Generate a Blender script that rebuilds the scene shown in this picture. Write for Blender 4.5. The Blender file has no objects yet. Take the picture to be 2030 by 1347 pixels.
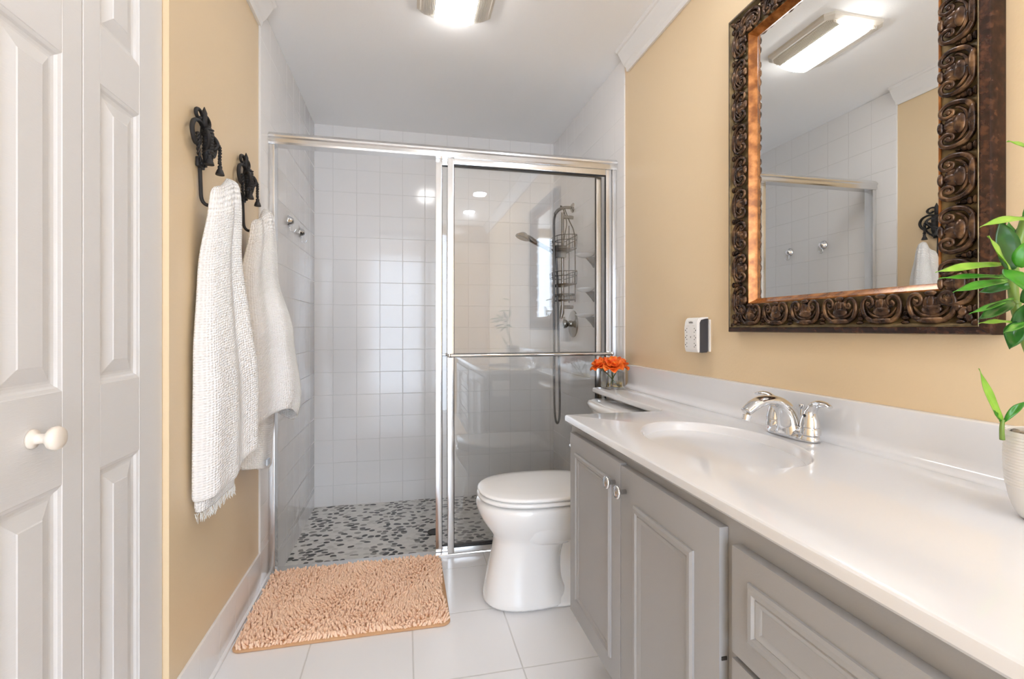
import bpy, bmesh, math, random
import numpy as np
from mathutils import Vector, Matrix
random.seed(7)
PI = math.pi
S = bpy.context.scene
COL = S.collection

# ------------------------------------------------------------------ camera, world, exposure
FPX = 951.8                                   # focal length in pixels of the 2030 px wide frame
cam_d = bpy.data.cameras.new('camera'); cam = bpy.data.objects.new('camera', cam_d); COL.objects.link(cam)
cam_d.sensor_fit = 'HORIZONTAL'; cam_d.sensor_width = 36.0; cam_d.lens = 36.0 * FPX / 2030
cam_d.shift_y = -(673.5 - 651.56) / 2030; cam_d.clip_start = 0.02
cam.location = (0, 0, 1.10); cam.rotation_euler = (PI / 2, 0, -0.2182)
S.camera = cam
W = bpy.data.worlds.new('world'); S.world = W; W.use_nodes = True
W.node_tree.nodes['Background'].inputs[0].default_value = (0.86, 0.98, 1.15, 1)
W.node_tree.nodes['Background'].inputs[1].default_value = 7.4      # fill light through the opening added behind the camera
S.view_settings.view_transform = 'Standard'; S.view_settings.look = 'None'
S.view_settings.gamma = 1.0; S.view_settings.use_curve_mapping = False
S.view_settings.exposure = 0.10
CAN_E, FIX_E = 62.0, 21.0                    # radiance of the recessed lamps and of the fan light's lens
CANS = [(0.76, 1.10), (0.74, -0.16), (0.73, -0.93)]
try:
    S.cycles.use_denoising = True
    S.cycles.max_bounces = 14; S.cycles.diffuse_bounces = 6; S.cycles.glossy_bounces = 8
    S.cycles.transparent_max_bounces = 16; S.cycles.caustics_reflective = False; S.cycles.caustics_refractive = False
    S.cycles.sample_clamp_indirect = 6.0
except Exception:
    pass

# ------------------------------------------------------------------ measurements of the room (metres)
XL, XR = -0.605, 1.0845           # left and right wall
YB, YF = 3.4275, -1.70            # shower back wall, wall behind the camera
ZC = 2.4724                       # ceiling
YD = 2.335                        # shower door
ZS = -0.10                        # sunken shower floor
YTL, YTR = 2.2035, 2.243          # where the wall tile begins left and right

# ------------------------------------------------------------------ materials
def lin(c):
    return tuple(((v / 255) / 12.92 if v / 255 <= 0.04045 else ((v / 255 + 0.055) / 1.055) ** 2.4) for v in c) + (1,)
def mat(name, rgb, rough=0.5, metal=0.0, **kw):
    m = bpy.data.materials.new(name); m.use_nodes = True
    b = m.node_tree.nodes['Principled BSDF']
    b.inputs['Base Color'].default_value = lin(rgb); b.inputs['Roughness'].default_value = rough; b.inputs['Metallic'].default_value = metal
    for k, v in kw.items(): b.inputs[k.replace('_', ' ')].default_value = v
    return m
def nd(m, t, **kw):
    n = m.node_tree.nodes.new(t)
    for k, v in kw.items(): setattr(n, k, v)
    return n
def lk(m, a, b): m.node_tree.links.new(a, b)
def bsdf(m): return m.node_tree.nodes['Principled BSDF']
def math_n(m, op, a, b=None, c=None):
    n = nd(m, 'ShaderNodeMath', operation=op)
    for i, v in enumerate((a, b, c)):
        if v is None: continue
        if isinstance(v, (int, float)): n.inputs[i].default_value = v
        else: lk(m, v, n.inputs[i])
    return n.outputs[0]
def mixc(m, f, a, b):
    n = nd(m, 'ShaderNodeMix', data_type='RGBA')
    if isinstance(f, (int, float)): n.inputs[0].default_value = f
    else: lk(m, f, n.inputs[0])
    for i, v in ((6, a), (7, b)):
        if isinstance(v, tuple): n.inputs[i].default_value = v
        else: lk(m, v, n.inputs[i])
    return n.outputs[2]
def bump(m, h, dist=0.001, strength=1.0):
    n = nd(m, 'ShaderNodeBump'); n.inputs['Distance'].default_value = dist; n.inputs['Strength'].default_value = strength
    lk(m, h, n.inputs['Height']); lk(m, n.outputs[0], bsdf(m).inputs['Normal'])
def noise(m, scale, detail=3, vec=None, scl=None):
    n = nd(m, 'ShaderNodeTexNoise'); n.inputs['Scale'].default_value = scale; n.inputs['Detail'].default_value = detail
    if vec is None:
        tc = nd(m, 'ShaderNodeTexCoord'); vec = tc.outputs['Object']
    if scl:
        mp = nd(m, 'ShaderNodeMapping'); mp.inputs['Scale'].default_value = scl; lk(m, vec, mp.inputs[0]); vec = mp.outputs[0]
    lk(m, vec, n.inputs['Vector']); return n.outputs[0]
def ramp(m, f, stops, interp='LINEAR'):
    r = nd(m, 'ShaderNodeValToRGB'); cr = r.color_ramp; cr.interpolation = interp
    while len(cr.elements) < len(stops): cr.elements.new(0.5)
    for e, (p, c) in zip(cr.elements, stops): e.position = p; e.color = lin(c)
    lk(m, f, r.inputs[0]); return r.outputs[0]

def paint(name, rgb, rough, bumpd=0.0006, nscale=140):
    m = mat(name, rgb, rough); bump(m, noise(m, nscale, 2), bumpd, 0.5); return m
M = {}
M['yellow'] = paint('yellow_wall_paint', (230, 206, 169), 0.36)
M['ceiling'] = paint('white_ceiling_paint', (248, 247, 246), 0.55)
M['white_paint'] = paint('white_trim_paint', (236, 234, 232), 0.4, 0.0002)

def tile_mat(name, axes, size, offs, gw, rgb, grout, rough=0.1):
    m = mat(name, rgb, rough)
    g = nd(m, 'ShaderNodeNewGeometry'); sp = nd(m, 'ShaderNodeSeparateXYZ'); lk(m, g.outputs['Position'], sp.inputs[0])
    ds = [math_n(m, 'PINGPONG', math_n(m, 'ADD', sp.outputs['XYZ'.index(a)], 100 * size - o), size / 2) for a, o in zip(axes, offs)]
    d = math_n(m, 'MINIMUM', ds[0], ds[1]) if len(ds) > 1 else ds[0]
    mr = nd(m, 'ShaderNodeMapRange'); mr.inputs[1].default_value = gw * 0.35; mr.inputs[2].default_value = gw
    lk(m, d, mr.inputs[0]); k = mr.outputs[0]
    lk(m, mixc(m, k, lin(grout), lin(rgb)), bsdf(m).inputs['Base Color'])
    lk(m, math_n(m, 'MULTIPLY_ADD', k, rough - 0.5, 0.5), bsdf(m).inputs['Roughness'])
    h = math_n(m, 'MULTIPLY_ADD', noise(m, 9, 1), 0.35, k)
    bump(m, h, 0.0012, 0.6)
    return m
TS, ZR = 0.153, 1.108
WT, WG = (236, 234, 233), (218, 216, 214)
M['tile_x'] = tile_mat('white_wall_tile', 'YZ', TS, (YTL, ZR), 0.0022, WT, WG)
M['tile_y'] = tile_mat('white_back_wall_tile', 'XZ', TS, (-0.478, ZR), 0.0022, WT, WG)
M['base_tile'] = tile_mat('white_baseboard_tile', 'Y', TS, (YTL,), 0.0022, WT, (222, 220, 219))
M['floor'] = tile_mat('white_floor_tile', 'XY', 0.3475, (0.372, 1.51), 0.0035, (238, 237, 238), (208, 206, 204), 0.22)
bsdf(M['floor']).inputs['Coat Weight'].default_value = 0.15

def pebble_mat():
    m = mat('sliced_pebble_mosaic', (215, 213, 208), 0.35)
    g = nd(m, 'ShaderNodeNewGeometry')
    wob = nd(m, 'ShaderNodeTexNoise'); wob.inputs['Scale'].default_value = 7.0; lk(m, g.outputs['Position'], wob.inputs['Vector'])
    add = nd(m, 'ShaderNodeMix', data_type='VECTOR'); add.inputs[0].default_value = 0.06
    lk(m, g.outputs['Position'], add.inputs[4]); lk(m, wob.outputs['Color'], add.inputs[5])
    mp = nd(m, 'ShaderNodeMapping'); mp.inputs['Scale'].default_value = (1.0, 1.35, 0.0); mp.inputs['Rotation'].default_value = (0, 0, 0.5)
    lk(m, add.outputs[1], mp.inputs[0])
    v = nd(m, 'ShaderNodeTexVoronoi', feature='F1', voronoi_dimensions='2D'); v.inputs['Scale'].default_value = 25
    v.inputs['Randomness'].default_value = 0.85; lk(m, mp.outputs[0], v.inputs['Vector'])
    mr = nd(m, 'ShaderNodeMapRange'); mr.inputs[1].default_value = 0.44; mr.inputs[2].default_value = 0.40; lk(m, v.outputs['Distance'], mr.inputs[0])
    sep = nd(m, 'ShaderNodeSeparateColor'); lk(m, v.outputs['Color'], sep.inputs[0])
    c = ramp(m, sep.outputs[0], [(0, (40, 39, 38)), (0.14, (78, 76, 74)), (0.28, (112, 109, 105)), (0.42, (142, 139, 134)), (0.56, (198, 195, 189)), (0.75, (222, 219, 213))], 'CONSTANT')
    lk(m, mixc(m, mr.outputs[0], lin((216, 213, 208)), c), bsdf(m).inputs['Base Color'])
    bump(m, mr.outputs[0], 0.0012, 0.6); return m
M['pebble'] = pebble_mat()

def door_grain():
    m = mat('white_moulded_door_paint', (224, 223, 223), 0.42)
    bump(m, noise(m, 60, 4, scl=(1, 1, 14)), 0.0006, 0.5); return m
M['door'] = door_grain()
M['door_rail'] = mat('white_rail_paint', (224, 223, 223), 0.42)
bump(M['door_rail'], noise(M['door_rail'], 60, 4, scl=(1, 1, 14)), 0.0006, 0.5)
M['chrome'] = mat('polished_chrome', (226, 227, 229), 0.06, 1.0)
M['chrome_darkened'] = mat('chrome_with_dark_reflections', (150, 149, 147), 0.16, 1.0)  # chrome with its dark reflections put into the base colour
M['alu'] = mat('bright_anodised_aluminium', (226, 226, 226), 0.2, 1.0)
M['seal'] = mat('black_rubber_seal', (32, 32, 34), 0.5)
M['iron'] = mat('black_wrought_iron', (30, 27, 27), 0.6, 0.1)
M['wire'] = mat('dark_bronze_wire', (46, 44, 43), 0.4, 0.5)
M['ceramic'] = mat('white_glazed_ceramic', (236, 235, 234), 0.07, Coat_Weight=0.5)
M['plastic'] = mat('white_gloss_plastic', (240, 239, 238), 0.16)
M['marble'] = mat('white_cultured_marble', (224, 224, 226), 0.14, Coat_Weight=0.4)
M['basin'] = mat('off_white_cultured_marble', (224, 222, 222), 0.14, Coat_Weight=0.4)
M['mirror'] = mat('mirror_silver', (238, 240, 240), 0.008, 1.0)
M['grey'] = paint('grey_cabinet_paint', (152, 151, 151), 0.42, 0.0003, 300)
M['dark'] = mat('dark_recess', (40, 38, 36), 0.7)
M['beige_plastic'] = mat('beige_fixture_plastic', (214, 206, 194), 0.4)
M['charcoal'] = mat('charcoal_plastic', (62, 63, 70), 0.4)
M['ink'] = mat('printed_dark_ink', (40, 40, 44), 0.6)
M['pot'] = mat('white_glazed_pot', (230, 228, 225), 0.3)
M['paper'] = mat('white_tissue_paper', (240, 238, 235), 0.9)
M['stem_green'] = mat('green_flower_stem', (86, 100, 60), 0.5)

def glass_mat(name, tint, rough=0.0, gain=1.0):
    m = bpy.data.materials.new(name); m.use_nodes = True; nt = m.node_tree; nt.nodes.clear()
    o = nd(m, 'ShaderNodeOutputMaterial'); t = nd(m, 'ShaderNodeBsdfTransparent'); t.inputs[0].default_value = tint
    gl = nd(m, 'ShaderNodeBsdfGlossy'); gl.inputs['Roughness'].default_value = rough
    f = nd(m, 'ShaderNodeFresnel'); f.inputs[0].default_value = 1.5
    mx = nd(m, 'ShaderNodeMixShader'); lk(m, math_n(m, 'MULTIPLY', f.outputs[0], gain), mx.inputs[0])
    lk(m, t.outputs[0], mx.inputs[1]); lk(m, gl.outputs[0], mx.inputs[2]); lk(m, mx.outputs[0], o.inputs[0]); return m
M['glass'] = glass_mat('clear_shower_glass', (0.994, 0.996, 0.995, 1), 0.0, 1.1)
M['vase_glass'] = glass_mat('clear_vase_glass', (0.985, 0.99, 0.985, 1), 0.0, 0.7)
M['amber'] = glass_mat('amber_acrylic_water', (0.93, 0.80, 0.48, 1), 0.0)
def emit(name, rgb, e):
    m = bpy.data.materials.new(name); m.use_nodes = True; b = bsdf(m)
    b.inputs['Base Color'].default_value = (1, 1, 1, 1); b.inputs['Emission Color'].default_value = rgb + (1,); b.inputs['Emission Strength'].default_value = e
    return m
M['lens'] = emit('glowing_light_lens', (0.99, 0.98, 0.97), FIX_E)
M['lamp'] = emit('glowing_recessed_lamp', (0.90, 0.98, 1.10), CAN_E)

def towel_mat():
    m = mat('white_waffle_cotton', (238, 236, 234), 0.95)
    tc = nd(m, 'ShaderNodeTexCoord'); mp = nd(m, 'ShaderNodeMapping'); mp.inputs['Rotation'].default_value = (0, 0, 0); mp.inputs['Scale'].default_value = (1, 1, 1)
    lk(m, tc.outputs['UV'], mp.inputs[0]); br = nd(m, 'ShaderNodeTexVoronoi', feature='SMOOTH_F1', voronoi_dimensions='2D'); br.inputs['Randomness'].default_value = 0.25
    br.inputs['Scale'].default_value = 1.0; lk(m, mp.outputs[0], br.inputs['Vector'])
    bump(m, math_n(m, 'SUBTRACT', 1.0, br.outputs['Distance']), 0.006, 1.0)
    return m
M['towel'] = towel_mat()
M['thread'] = mat('white_cotton_thread', (240, 238, 234), 0.95)
M['tag'] = mat('pale_blue_grey_tag', (196, 204, 214), 0.7)
M['mat_pile'] = mat('peach_chenille', (250, 214, 184), 0.9, Sheen_Weight=0.3)
M['mat_base'] = mat('tan_mat_backing', (205, 162, 122), 0.9)
def bronze(name, dark, light, worn, sc):
    m = mat(name, dark, 0.27, 0.45)
    n1 = noise(m, sc, 4); c = ramp(m, n1, [(0.36, dark), (0.52, light), (0.66, worn)])
    lk(m, c, bsdf(m).inputs['Base Color']); return m
M['frame_dark'] = bronze('dark_mottled_bronze', (34, 20, 15), (54, 32, 24), (80, 50, 34), 80)
M['frame_carved'] = bronze('carved_antique_bronze', (42, 28, 21), (80, 57, 41), (128, 96, 66), 45)
M['frame_cove'] = bronze('olive_gilt_ground', (84, 72, 50), (110, 94, 66), (136, 116, 80), 30)
M['frame_gold'] = bronze('orange_gold_leaf', (128, 76, 34), (160, 100, 48), (186, 124, 68), 40)
def leafm(name, a, b):
    m = mat(name, a, 0.3); c = ramp(m, noise(m, 30, 2), [(0.35, a), (0.65, b)]); lk(m, c, bsdf(m).inputs['Base Color'])
    bsdf(m).inputs['Subsurface Weight'].default_value = 0.0; return m
M['leaf_dark'] = leafm('dark_green_leaf', (22, 68, 20), (40, 96, 28))
M['leaf_mid'] = leafm('green_leaf', (50, 122, 30), (78, 148, 40))
M['leaf_light'] = leafm('yellow_green_leaf', (112, 162, 44), (144, 184, 66))
M['stalk'] = mat('green_bamboo_stalk', (112, 140, 62), 0.35)
M['petal'] = None
def petal():
    m = mat('orange_petal', (240, 104, 24), 0.55); c = ramp(m, noise(m, 55, 3), [(0.33, (228, 78, 16)), (0.55, (248, 124, 36)), (0.72, (253, 172, 76))])
    lk(m, c, bsdf(m).inputs['Base Color']); return m
M['petal'] = petal()
def rock():
    m = mat('mixed_river_pebbles', (120, 110, 98), 0.5); v = nd(m, 'ShaderNodeNewGeometry')
    c = ramp(m, v.outputs['Random Per Island'], [(0, (84, 78, 72)), (0.35, (150, 134, 112)), (0.65, (112, 104, 96)), (1, (176, 158, 134))]); lk(m, c, bsdf(m).inputs['Base Color']); return m
M['rock'] = rock()

# ------------------------------------------------------------------ mesh helpers
def obj(name, bm, m, parent=None, smooth=None, loc=None):
    me = bpy.data.meshes.new(name)
    bmesh.ops.recalc_face_normals(bm, faces=bm.faces[:])
    bm.to_mesh(me); bm.free()
    for mm in (m if isinstance(m, (list, tuple)) else [m]): me.materials.append(mm)
    o = bpy.data.objects.new(name, me); COL.objects.link(o)
    if parent: o.parent = parent
    if loc: o.location = loc
    if smooth is not None:
        me.polygons.foreach_set('use_smooth', [True] * len(me.polygons))
        if smooth < 3.1: me.set_sharp_from_angle(angle=smooth)
    return o
def tag(o, label, cat, group=None, kind=None):
    o['label'] = label; o['category'] = cat
    if group: o['group'] = group
    if kind: o['kind'] = kind
    return o
def thing(name, label, cat, loc=(0, 0, 0), group=None, rot=(0, 0, 0), kind=None):
    o = bpy.data.objects.new(name, None); COL.objects.link(o); o.location = loc; o.rotation_euler = rot; o.empty_display_size = 0.05
    return tag(o, label, cat, group, kind)
def B(): return bmesh.new()
def add_box(bm, lo, hi, bev=0.0, seg=2):
    t = bmesh.new(); bmesh.ops.create_cube(t, size=1)
    for v in t.verts: v.co = Vector([lo[i] + (v.co[i] + 0.5) * (hi[i] - lo[i]) for i in range(3)])
    if bev: bmesh.ops.bevel(t, geom=t.edges[:] , offset=bev, segments=seg, profile=0.7, affect='EDGES')
    merge(bm, t); return bm
def merge(bm, t, mtx=None):
    if mtx is not None: bmesh.ops.transform(t, matrix=mtx, verts=t.verts[:])
    vs = {}
    for v in t.verts: vs[v] = bm.verts.new(v.co)
    for f in t.faces:
        try:
            nf = bm.faces.new([vs[v] for v in f.verts]); nf.material_index = f.material_index
        except ValueError: pass
    t.free()
def box(lo, hi, bev=0.0, seg=2): return add_box(B(), lo, hi, bev, seg)
def loft(bm, rings, cap0=True, cap1=True, closed=True):
    vr = [[bm.verts.new(p) for p in r] for r in rings]; n = len(rings[0])
    for a, b in zip(vr, vr[1:]):
        for i in range(n if closed else n - 1):
            j = (i + 1) % n
            bm.faces.new((a[i], a[j], b[j], b[i]))
    if closed and cap0: bm.faces.new(vr[0][::-1])
    if closed and cap1: bm.faces.new(vr[-1])
    return vr
def add_tube(bm, pts, r, seg=8, closed=False, flat=1.0):
    pts = [Vector(p) for p in pts]; n = len(pts)
    rs = r if isinstance(r, (list, tuple)) else [r] * n
    up = None; rings = []
    for i in range(n):
        if closed: t = pts[(i + 1) % n] - pts[i - 1]
        else: t = pts[min(i + 1, n - 1)] - pts[max(i - 1, 0)]
        t.normalize()
        if up is None:
            up = Vector((0, 0, 1)) if abs(t.z) < 0.9 else Vector((1, 0, 0))
        up = (up - t * up.dot(t)); up.normalize(); s = t.cross(up)
        rings.append([pts[i] + (s * math.cos(a) + up * math.sin(a) * flat) * rs[i] for a in [2 * PI * k / seg for k in range(seg)]])
    if closed:
        vr = loft(bm, rings, False, False)
        for k in range(seg):
            j = (k + 1) % seg; bm.faces.new((vr[-1][k], vr[-1][j], vr[0][j], vr[0][k]))
    else: loft(bm, rings)
    return bm
def spline(pts, n=8, closed=False):
    P = [Vector(p) for p in pts]; out = []; m = len(P)
    rng = range(m if closed else m - 1)
    for i in rng:
        if closed: p0, p1, p2, p3 = P[i - 1], P[i], P[(i + 1) % m], P[(i + 2) % m]
        else: p0, p1, p2, p3 = P[max(i - 1, 0)], P[i], P[i + 1], P[min(i + 2, m - 1)]
        for k in range(n):
            t = k / n
            out.append(0.5 * ((2 * p1) + (p2 - p0) * t + (2 * p0 - 5 * p1 + 4 * p2 - p3) * t * t + (3 * p1 - p0 - 3 * p2 + p3) * t ** 3))
    if not closed: out.append(P[-1])
    return out
def add_lathe(bm, prof, seg=32, mtx=None, cap0=True, cap1=True):
    t = bmesh.new()
    loft(t, [[(r * math.cos(a), r * math.sin(a), z) for a in [2 * PI * k / seg for k in range(seg)]] for r, z in prof], cap0, cap1)
    merge(bm, t, mtx); return bm
def add_ball(bm, c, r, seg=12, rot=None):
    t = bmesh.new(); bmesh.ops.create_uvsphere(t, u_segments=seg, v_segments=max(6, seg * 2 // 3), radius=1)
    r = r if isinstance(r, (tuple, list)) else (r, r, r)
    mt = Matrix.Translation(c) @ (rot.to_4x4() if rot is not None else Matrix()) @ Matrix.Diagonal((*r, 1))
    merge(bm, t, mt); return bm
def prism(poly, axis, a, b, bev=0.0):
    """polygon (2D points in the other two axes, in xyz order) extruded along axis from a to b"""
    bm = B(); idx = [i for i in range(3) if i != axis]
    def P(p, h):
        v = [0, 0, 0]; v[idx[0]], v[idx[1]] = p; v[axis] = h; return v
    loft(bm, [[P(p, a) for p in poly], [P(p, b) for p in poly]])
    if bev: bmesh.ops.bevel(bm, geom=bm.edges[:], offset=bev, segments=2, affect='EDGES')
    return bm
def rot_to(d):
    """matrix turning +Z to direction d"""
    return Vector((0, 0, 1)).rotation_difference(Vector(d).normalized()).to_matrix().to_4x4()
def struct(name, bm, m, label, cat, smooth=None):
    return tag(obj(name, bm, m, None, smooth), label, cat, None, 'structure')
def copy_thing(r, loc, label, rot=None):
    n = r.copy(); COL.objects.link(n); n.location = loc; n['label'] = label
    if rot is not None: n.rotation_euler = rot
    for ch in list(r.children):
        c = ch.copy(); COL.objects.link(c); c.parent = n
        for g in list(ch.children):
            d = g.copy(); COL.objects.link(d); d.parent = c
    return n

# ------------------------------------------------------------------ room shell
T = 0.10
DY0, DY1, DZ = 0.785, 1.4227, 2.05                      # closet opening in the left wall
bm = B()
add_box(bm, (XL - T, DY1, 0), (XL, YB + T, ZC)); add_box(bm, (XL - T, YF - T, 0), (XL, DY0, ZC)); add_box(bm, (XL - T, DY0, DZ), (XL, DY1, ZC))
struct('wall_left', bm, M['yellow'], 'yellow painted wall on the left with two iron hooks and the closet doors', 'wall')
struct('wall_right', box((XR, YF - T, -0.2), (XR + T, YB + T, ZC)), M['yellow'], 'yellow painted wall behind the mirror and the vanity', 'wall')
struct('wall_back', box((XL - T, YB, -0.2), (XR + T, YB + T, ZC)), M['tile_y'], 'white tiled wall at the back of the shower', 'wall')
bm = B(); DX0, DX1 = -0.58, 0.56  # opening added and sized so the world light fills the room
add_box(bm, (XL - T, YF - T, 0), (DX0, YF, ZC)); add_box(bm, (DX1, YF - T, 0), (XR + T, YF, ZC)); add_box(bm, (DX0, YF - T, 2.36), (DX1, YF, ZC))
struct('wall_front', bm, M['yellow'], 'yellow painted wall behind the camera with an added opening for fill light', 'wall')
struct('ceiling', box((XL - T, YF - T, ZC), (XR + T, YB + T, ZC + T)), M['ceiling'], 'smooth white ceiling over the bathroom and shower', 'ceiling')
struct('floor', box((XL - T, YF - T, -0.2), (XR, YD + 0.01, 0)), M['floor'], 'white square tile floor in front of the shower', 'floor')
struct('shower_floor', box((XL - T, YD + 0.01, -0.2), (XR, YB, ZS)), M['pebble'], 'grey and black sliced pebble mosaic floor of the shower', 'floor')
TH = 0.008
def tile_cover(name, x0, x1, y0, label):
    bm = B(); add_box(bm, (x0, y0, 0), (x1, YB, ZC), 0.003, 2); add_box(bm, (x0, YD + 0.01, ZS), (x1, YB, 0.001)); return struct(name, bm, M['tile_x'], label, 'wall tile', 0.6)
tile_cover('shower_wall_left', XL, XL + TH, YTL, 'white square wall tile on the left side of the shower with two suction hooks')
tile_cover('shower_wall_right', XR - TH, XR, YTR, 'white square wall tile on the right side of the shower behind the shower fittings')
bm = box((XL, DY1, 0), (XL + 0.009, YTL + 0.13, 0.1524), 0.003); add_box(bm, (XL, DY1, 0), (XL + 0.02, YTL + 0.125, 0.012), 0.005)
struct('baseboard_left', bm, M['base_tile'], 'white tile baseboard along the foot of the left yellow wall', 'baseboard', 0.6)
def crown(name, x, s, label):
    P = [(0, 0), (0, -0.095), (0.012, -0.097), (0.016, -0.088), (0.018, -0.078), (0.030, -0.066), (0.046, -0.040), (0.056, -0.022), (0.060, -0.016), (0.068, -0.014), (0.072, -0.008), (0.072, 0)]
    struct(name, prism([(x + s * a, ZC + b) for a, b in P], 1, YF, 2.205), M['white_paint'], label, 'crown moulding')
crown('trim_1', XL, 1, 'white crown moulding above the left yellow wall')
crown('trim_2', XR, -1, 'white crown moulding above the right yellow wall')
# reveal at the back of the closet so the doors close it off
struct('closet_back', box((XL - 0.5, DY0 - 0.1, 0), (XL - 0.48, DY1 + 0.1, DZ)), M['white_paint'], 'plain closet wall hidden behind the white bifold doors', 'wall')

# bifold closet doors
def bifold(name, y0, y1, py0, py1, label):
    xf = -0.6195; xb = xf - 0.034
    root = B(); add_box(root, (xb, y0, 0.015), (xf - 0.0125, y1, 2.035))
    cols = ((y0, py0), (py1, y1)); zs = [(0.015, 0.21), (0.81, 0.985), (1.609, 1.727), (1.90, 2.035)]
    for a, b in cols: add_box(root, (xf - 0.012, a, 0.015), (xf, b, 2.035), 0.0015, 1)
    for a, b in zs: add_box(root, (xf - 0.012, py0 - 0.001, a), (xf - 0.0002, py1 + 0.001, b), 0.0012, 1)
    r = struct(name, root, M['door_rail'], label, 'closet door', 0.5)
    for a, b in ((0.21, 0.81), (0.985, 1.609), (1.727, 1.90)):
        t = B()
        def ring(d, x): return [(x, py0 + d, a + d), (x, py1 - d, a + d), (x, py1 - d, b - d), (x, py0 + d, b - d)]
        loft(t, [ring(-0.001, xf - 0.010), ring(-0.001, xf - 0.001), ring(0.006, xf - 0.0035), ring(0.010, xf - 0.0075), ring(0.0155, xf - 0.009), ring(0.020, xf - 0.009), ring(0.046, xf - 0.002), ring(0.048, xf - 0.0005)])
        obj('raised_panel', t, M['door'], r, 0.2)
    return r
bifold('door_1', 1.1055, 1.4205, 1.160, 1.309, 'white moulded bifold door leaf beside the yellow wall, without a knob')
d2 = bifold('door_2', 0.787, 1.1025, 0.895, 1.0457, 'white moulded bifold door leaf with a round white knob')
bm = B(); k = Matrix.Translation((-0.6195, 0.972, 0.912)) @ rot_to((1, 0, 0))
add_lathe(bm, [(0.017, 0), (0.016, 0.004), (0.009, 0.007), (0.008, 0.018), (0.012, 0.024), (0.019, 0.029), (0.0205, 0.036), (0.018, 0.042), (0.010, 0.045), (0.0001, 0.0458)], 28, k)
obj('door_knob', bm, mat('white_chipped_knob_paint', (232, 222, 210), 0.35), d2, 3.2)

# ------------------------------------------------------------------ lights
def recessed(x, y, label):
    t = thing('recessed_light', label, 'ceiling light', (x, y, ZC), 'recessed ceiling lights over the vanity')
    bm = B(); add_lathe(bm, [(0.066, -0.004), (0.082, -0.006), (0.085, -0.001), (0.085, 0.0), (0.066, 0.0)], 40, None, False, False); obj('trim_ring', bm, M['white_paint'], t, 0.8)
    bm = B(); add_lathe(bm, [(0.064, -0.001), (0.064, -0.0035), (0.0001, -0.004)], 40, None, True, True); obj('lamp', bm, M['lamp'], t)
recessed(*CANS[0], 'recessed ceiling light directly above the sink')
recessed(*CANS[1], 'recessed ceiling light above the near end of the vanity')
recessed(*CANS[2], 'recessed ceiling light farthest from the shower, behind the camera')
t = thing('fan_light', 'rectangular ceiling fan light with glowing lens and ribbed side grilles', 'ceiling light', (0.205, 1.915, ZC))
hx, hy = 0.158, 0.195
def chamf(hx, hy, c, z): return [(-hx + c, -hy, z), (hx - c, -hy, z), (hx, -hy + c, z), (hx, hy - c, z), (hx - c, hy, z), (-hx + c, hy, z), (-hx, hy - c, z), (-hx, -hy + c, z)]
bm = B(); loft(bm, [chamf(hx, hy, 0.03, 0), chamf(hx, hy, 0.03, -0.012), chamf(hx - 0.012, hy - 0.012, 0.028, -0.022), chamf(hx - 0.02, hy - 0.02, 0.026, -0.022)], True, True); obj('housing', bm, M['beige_plastic'], t)
for s in (-1, 1):
    bm = B()
    for k in range(9):
        x = s * (0.084 + k * 0.0058); zz = -0.040 + k * 0.0018
        add_box(bm, (x - 0.0017, -hy + 0.022 + max(0, k - 5) * 0.005, -0.022), (x + 0.0017, hy - 0.022 - max(0, k - 5) * 0.005, zz))
    obj('grille', bm, M['beige_plastic'], t)
bm = B(); prof = [(-0.081, -0.02), (-0.081, -0.045), (-0.055, -0.062), (0, -0.068), (0.055, -0.062), (0.081, -0.045), (0.081, -0.02)]
ring = lambda y, k: [(a, y, -0.02 + (b + 0.02) * k) for a, b in prof]
loft(bm, [ring(-hy + 0.008, 0.5), ring(-hy + 0.03, 0.92), ring(-hy + 0.05, 1), ring(hy - 0.05, 1), ring(hy - 0.03, 0.92), ring(hy - 0.008, 0.5)]); obj('lens', bm, M['lens'], t)

# ------------------------------------------------------------------ shower enclosure
t = thing('shower_door_frame', 'bright aluminium header, jambs and track around the shower opening', 'shower frame', (0, YD, 0))
y0 = YD
def fr(name, lo, hi, m='alu', bev=0.003): return obj(name, box((lo[0], lo[1] - y0, lo[2]), (hi[0], hi[1] - y0, hi[2]), bev), M[m], t, 0.6)
bm = prism([(a - y0, b) for a, b in [(2.322, 1.926), (2.318, 1.934), (2.320, 1.950), (2.314, 1.956), (2.314, 1.964), (2.322, 1.972), (2.330, 1.980), (2.380, 1.980), (2.380, 1.926)]], 0, XL + TH, XR - TH)
obj('header', bm, M['alu'], t, 0.4)
fr('jamb', (XL + TH, 2.325, 0.0), (XL + TH + 0.026, 2.378, 1.926)); fr('jamb', (XR - TH - 0.026, 2.325, 0.0), (XR - TH, 2.378, 1.926))
bm = prism([(a - y0, b) for a, b in [(2.326, 0), (2.326, 0.006), (2.330, 0.010), (2.374, 0.011), (2.374, -0.10), (2.3455, -0.10), (2.3455, 0)]], 0, XL + TH, XR - TH); obj('track', bm, M['alu'], t, 0.4)
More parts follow.
